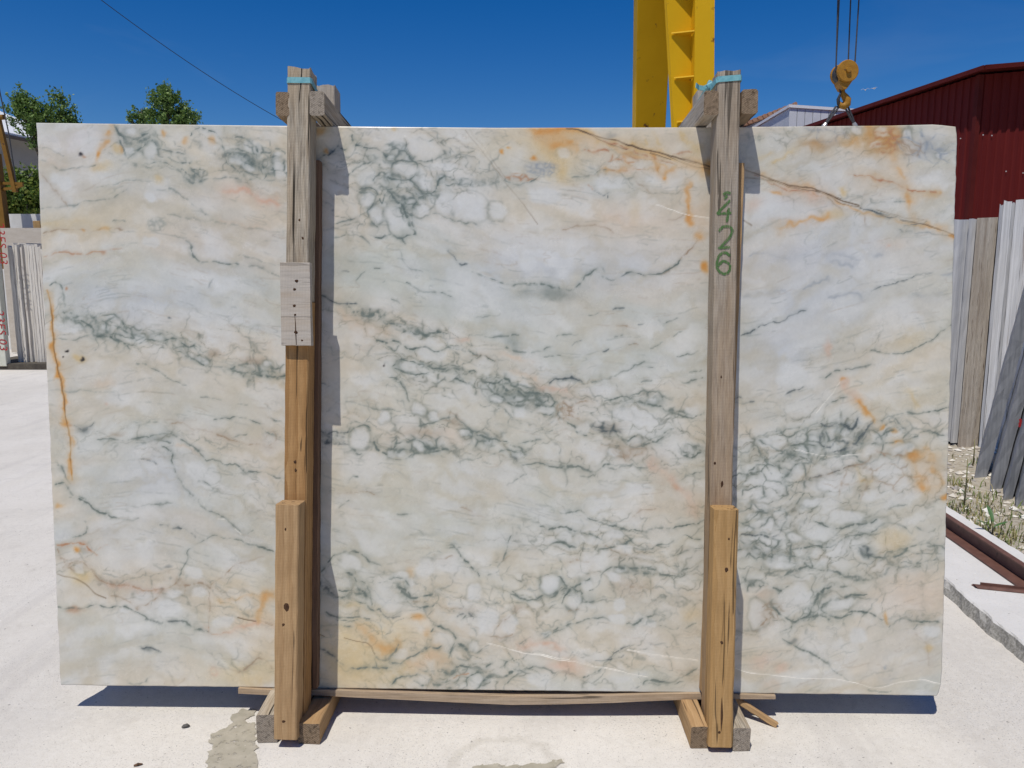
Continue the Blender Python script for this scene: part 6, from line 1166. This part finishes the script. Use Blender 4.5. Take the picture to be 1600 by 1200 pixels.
shrub(-22, 300, 22, 36, 19.6, 'dark shrub at the far left edge', M_LT, 60)
shrub(98, 300, 30, 36, 20.0, 'dark shrub mostly hidden by the veined slab', M_LT, 60)
# overhead wire
W0 = atY(158, 0, 14.); W1 = atY(432, 183, 17.); dv = W1-W0; pts = []
for k in np.linspace(-1.6, 2.0, 40): pts.append(W0+dv*k+Vector((0, 0, -.9*k*(1-k)*.35)))
mb = MB(); mb.tube(pts, .0065, 5); tag(part('overhead_wire', mb, NT('black_cable').done((.02, .02, .025), .6, .3)), 'thin dark wire crossing the sky at the upper left', 'wire')
# ---------------------------------------------------------------- small things on the floor
def patch(pts, z, name, mat, jit=.02):
    P2 = [onZ(x, y, z) for x, y in pts]; out = []
    for i, p in enumerate(P2):
        q = P2[(i+1) % len(P2)]; n = max(2, int((q-p).length/.006))
        for k in range(n): r = p.lerp(q, k/n); out.append(r)
    o2 = []
    for i, p in enumerate(out):
        d = (fbm(np.array([p.x*55.]), np.array([p.y*55.]), 400, 3)[0]-.5)*jit; d2 = (fbm(np.array([p.x*55.+9]), np.array([p.y*55.]), 410, 3)[0]-.5)*jit; o2.append((p.x+d, p.y+d2, z))
    me = bpy.data.meshes.new(name); me.from_pydata(o2, [], [tuple(range(len(o2)))]); me.materials.append(mat); return link(name, me)
M_DAMP = mottled('damp_concrete', (.33, .30, .23), (.43, .39, .31), 22, .7, .3, bump=.3, bdist=.002, spots=((.55, .52, .44), 60, .68))
tt_ = NT('damp'); tt_.m, tt_.t = M_DAMP, M_DAMP.node_tree; tt_.b = tt_.t.nodes['Principled BSDF']; tt_.out = tt_.t.nodes['Material Output']
fz = tt_.ramp(tt_.noise(tt_.co(), 30, 6, .7), (.30, .0), (.44, 1.)); tr_ = tt_.n('BsdfTransparent'); ms_ = tt_.n('MixShader'); tt_.l(fz, ms_.inputs[0]); tt_.l(tr_.outputs[0], ms_.inputs[1]); tt_.l(tt_.b.outputs[0], ms_.inputs[2]); tt_.l(ms_.outputs[0], tt_.out.inputs['Surface'])
zz = [(1340, 870), (1410, 880), (1400, 905), (1352, 930), (1362, 958), (1408, 950), (1415, 1090), (1388, 1110), (1418, 1150), (1420, 1260), (1130, 1260), (1152, 1130), (1172, 1090), (1146, 1050), (1162, 1010), (1222, 990), (1272, 950), (1292, 900)]
o = patch([(x/3.53, 860+y/3.53) for x, y in zz], .003, 'damp_patch', M_DAMP, .03); tag(o, 'brown damp patch on the concrete left of the left block', 'damp patch', 'damp patches on the concrete')
o = patch([(738, 1197), (765, 1193), (800, 1197), (845, 1192), (876, 1186), (882, 1191), (860, 1203), (870, 1215), (740, 1215)], .003, 'damp_patch', M_DAMP, .03); tag(o, 'small damp patch at the bottom edge in the middle', 'damp patch', 'damp patches on the concrete')
g = onZ(289, 1138, 0); mb = MB(); mb.tube([g+Vector((-.011, 0, .004)), g+Vector((-.004, .002, .007)), g+Vector((.006, .006, .008)), g+Vector((.013, .01, .004))], [.003, .007, .007, .002], 8); tag(part('pebble', mb, mottled('dark_pebble', (.10, .095, .085), (.2, .19, .17), 60, .8, .2), smooth=True), 'dark oblong pebble on the concrete under the slab left of the damp patch', 'pebble')
g = onZ(215, 1198, 0); mb = MB(); mb.tube([g+Vector((-.012, 0, .004)), g+Vector((.0, .004, .006)), g+Vector((.012, .010, .003))], [.003, .005, .002], 7); tag(part('wood_chip', mb, M_WRED, smooth=True), 'small reddish wood chip at the bottom edge left of the damp patch', 'wood chip')
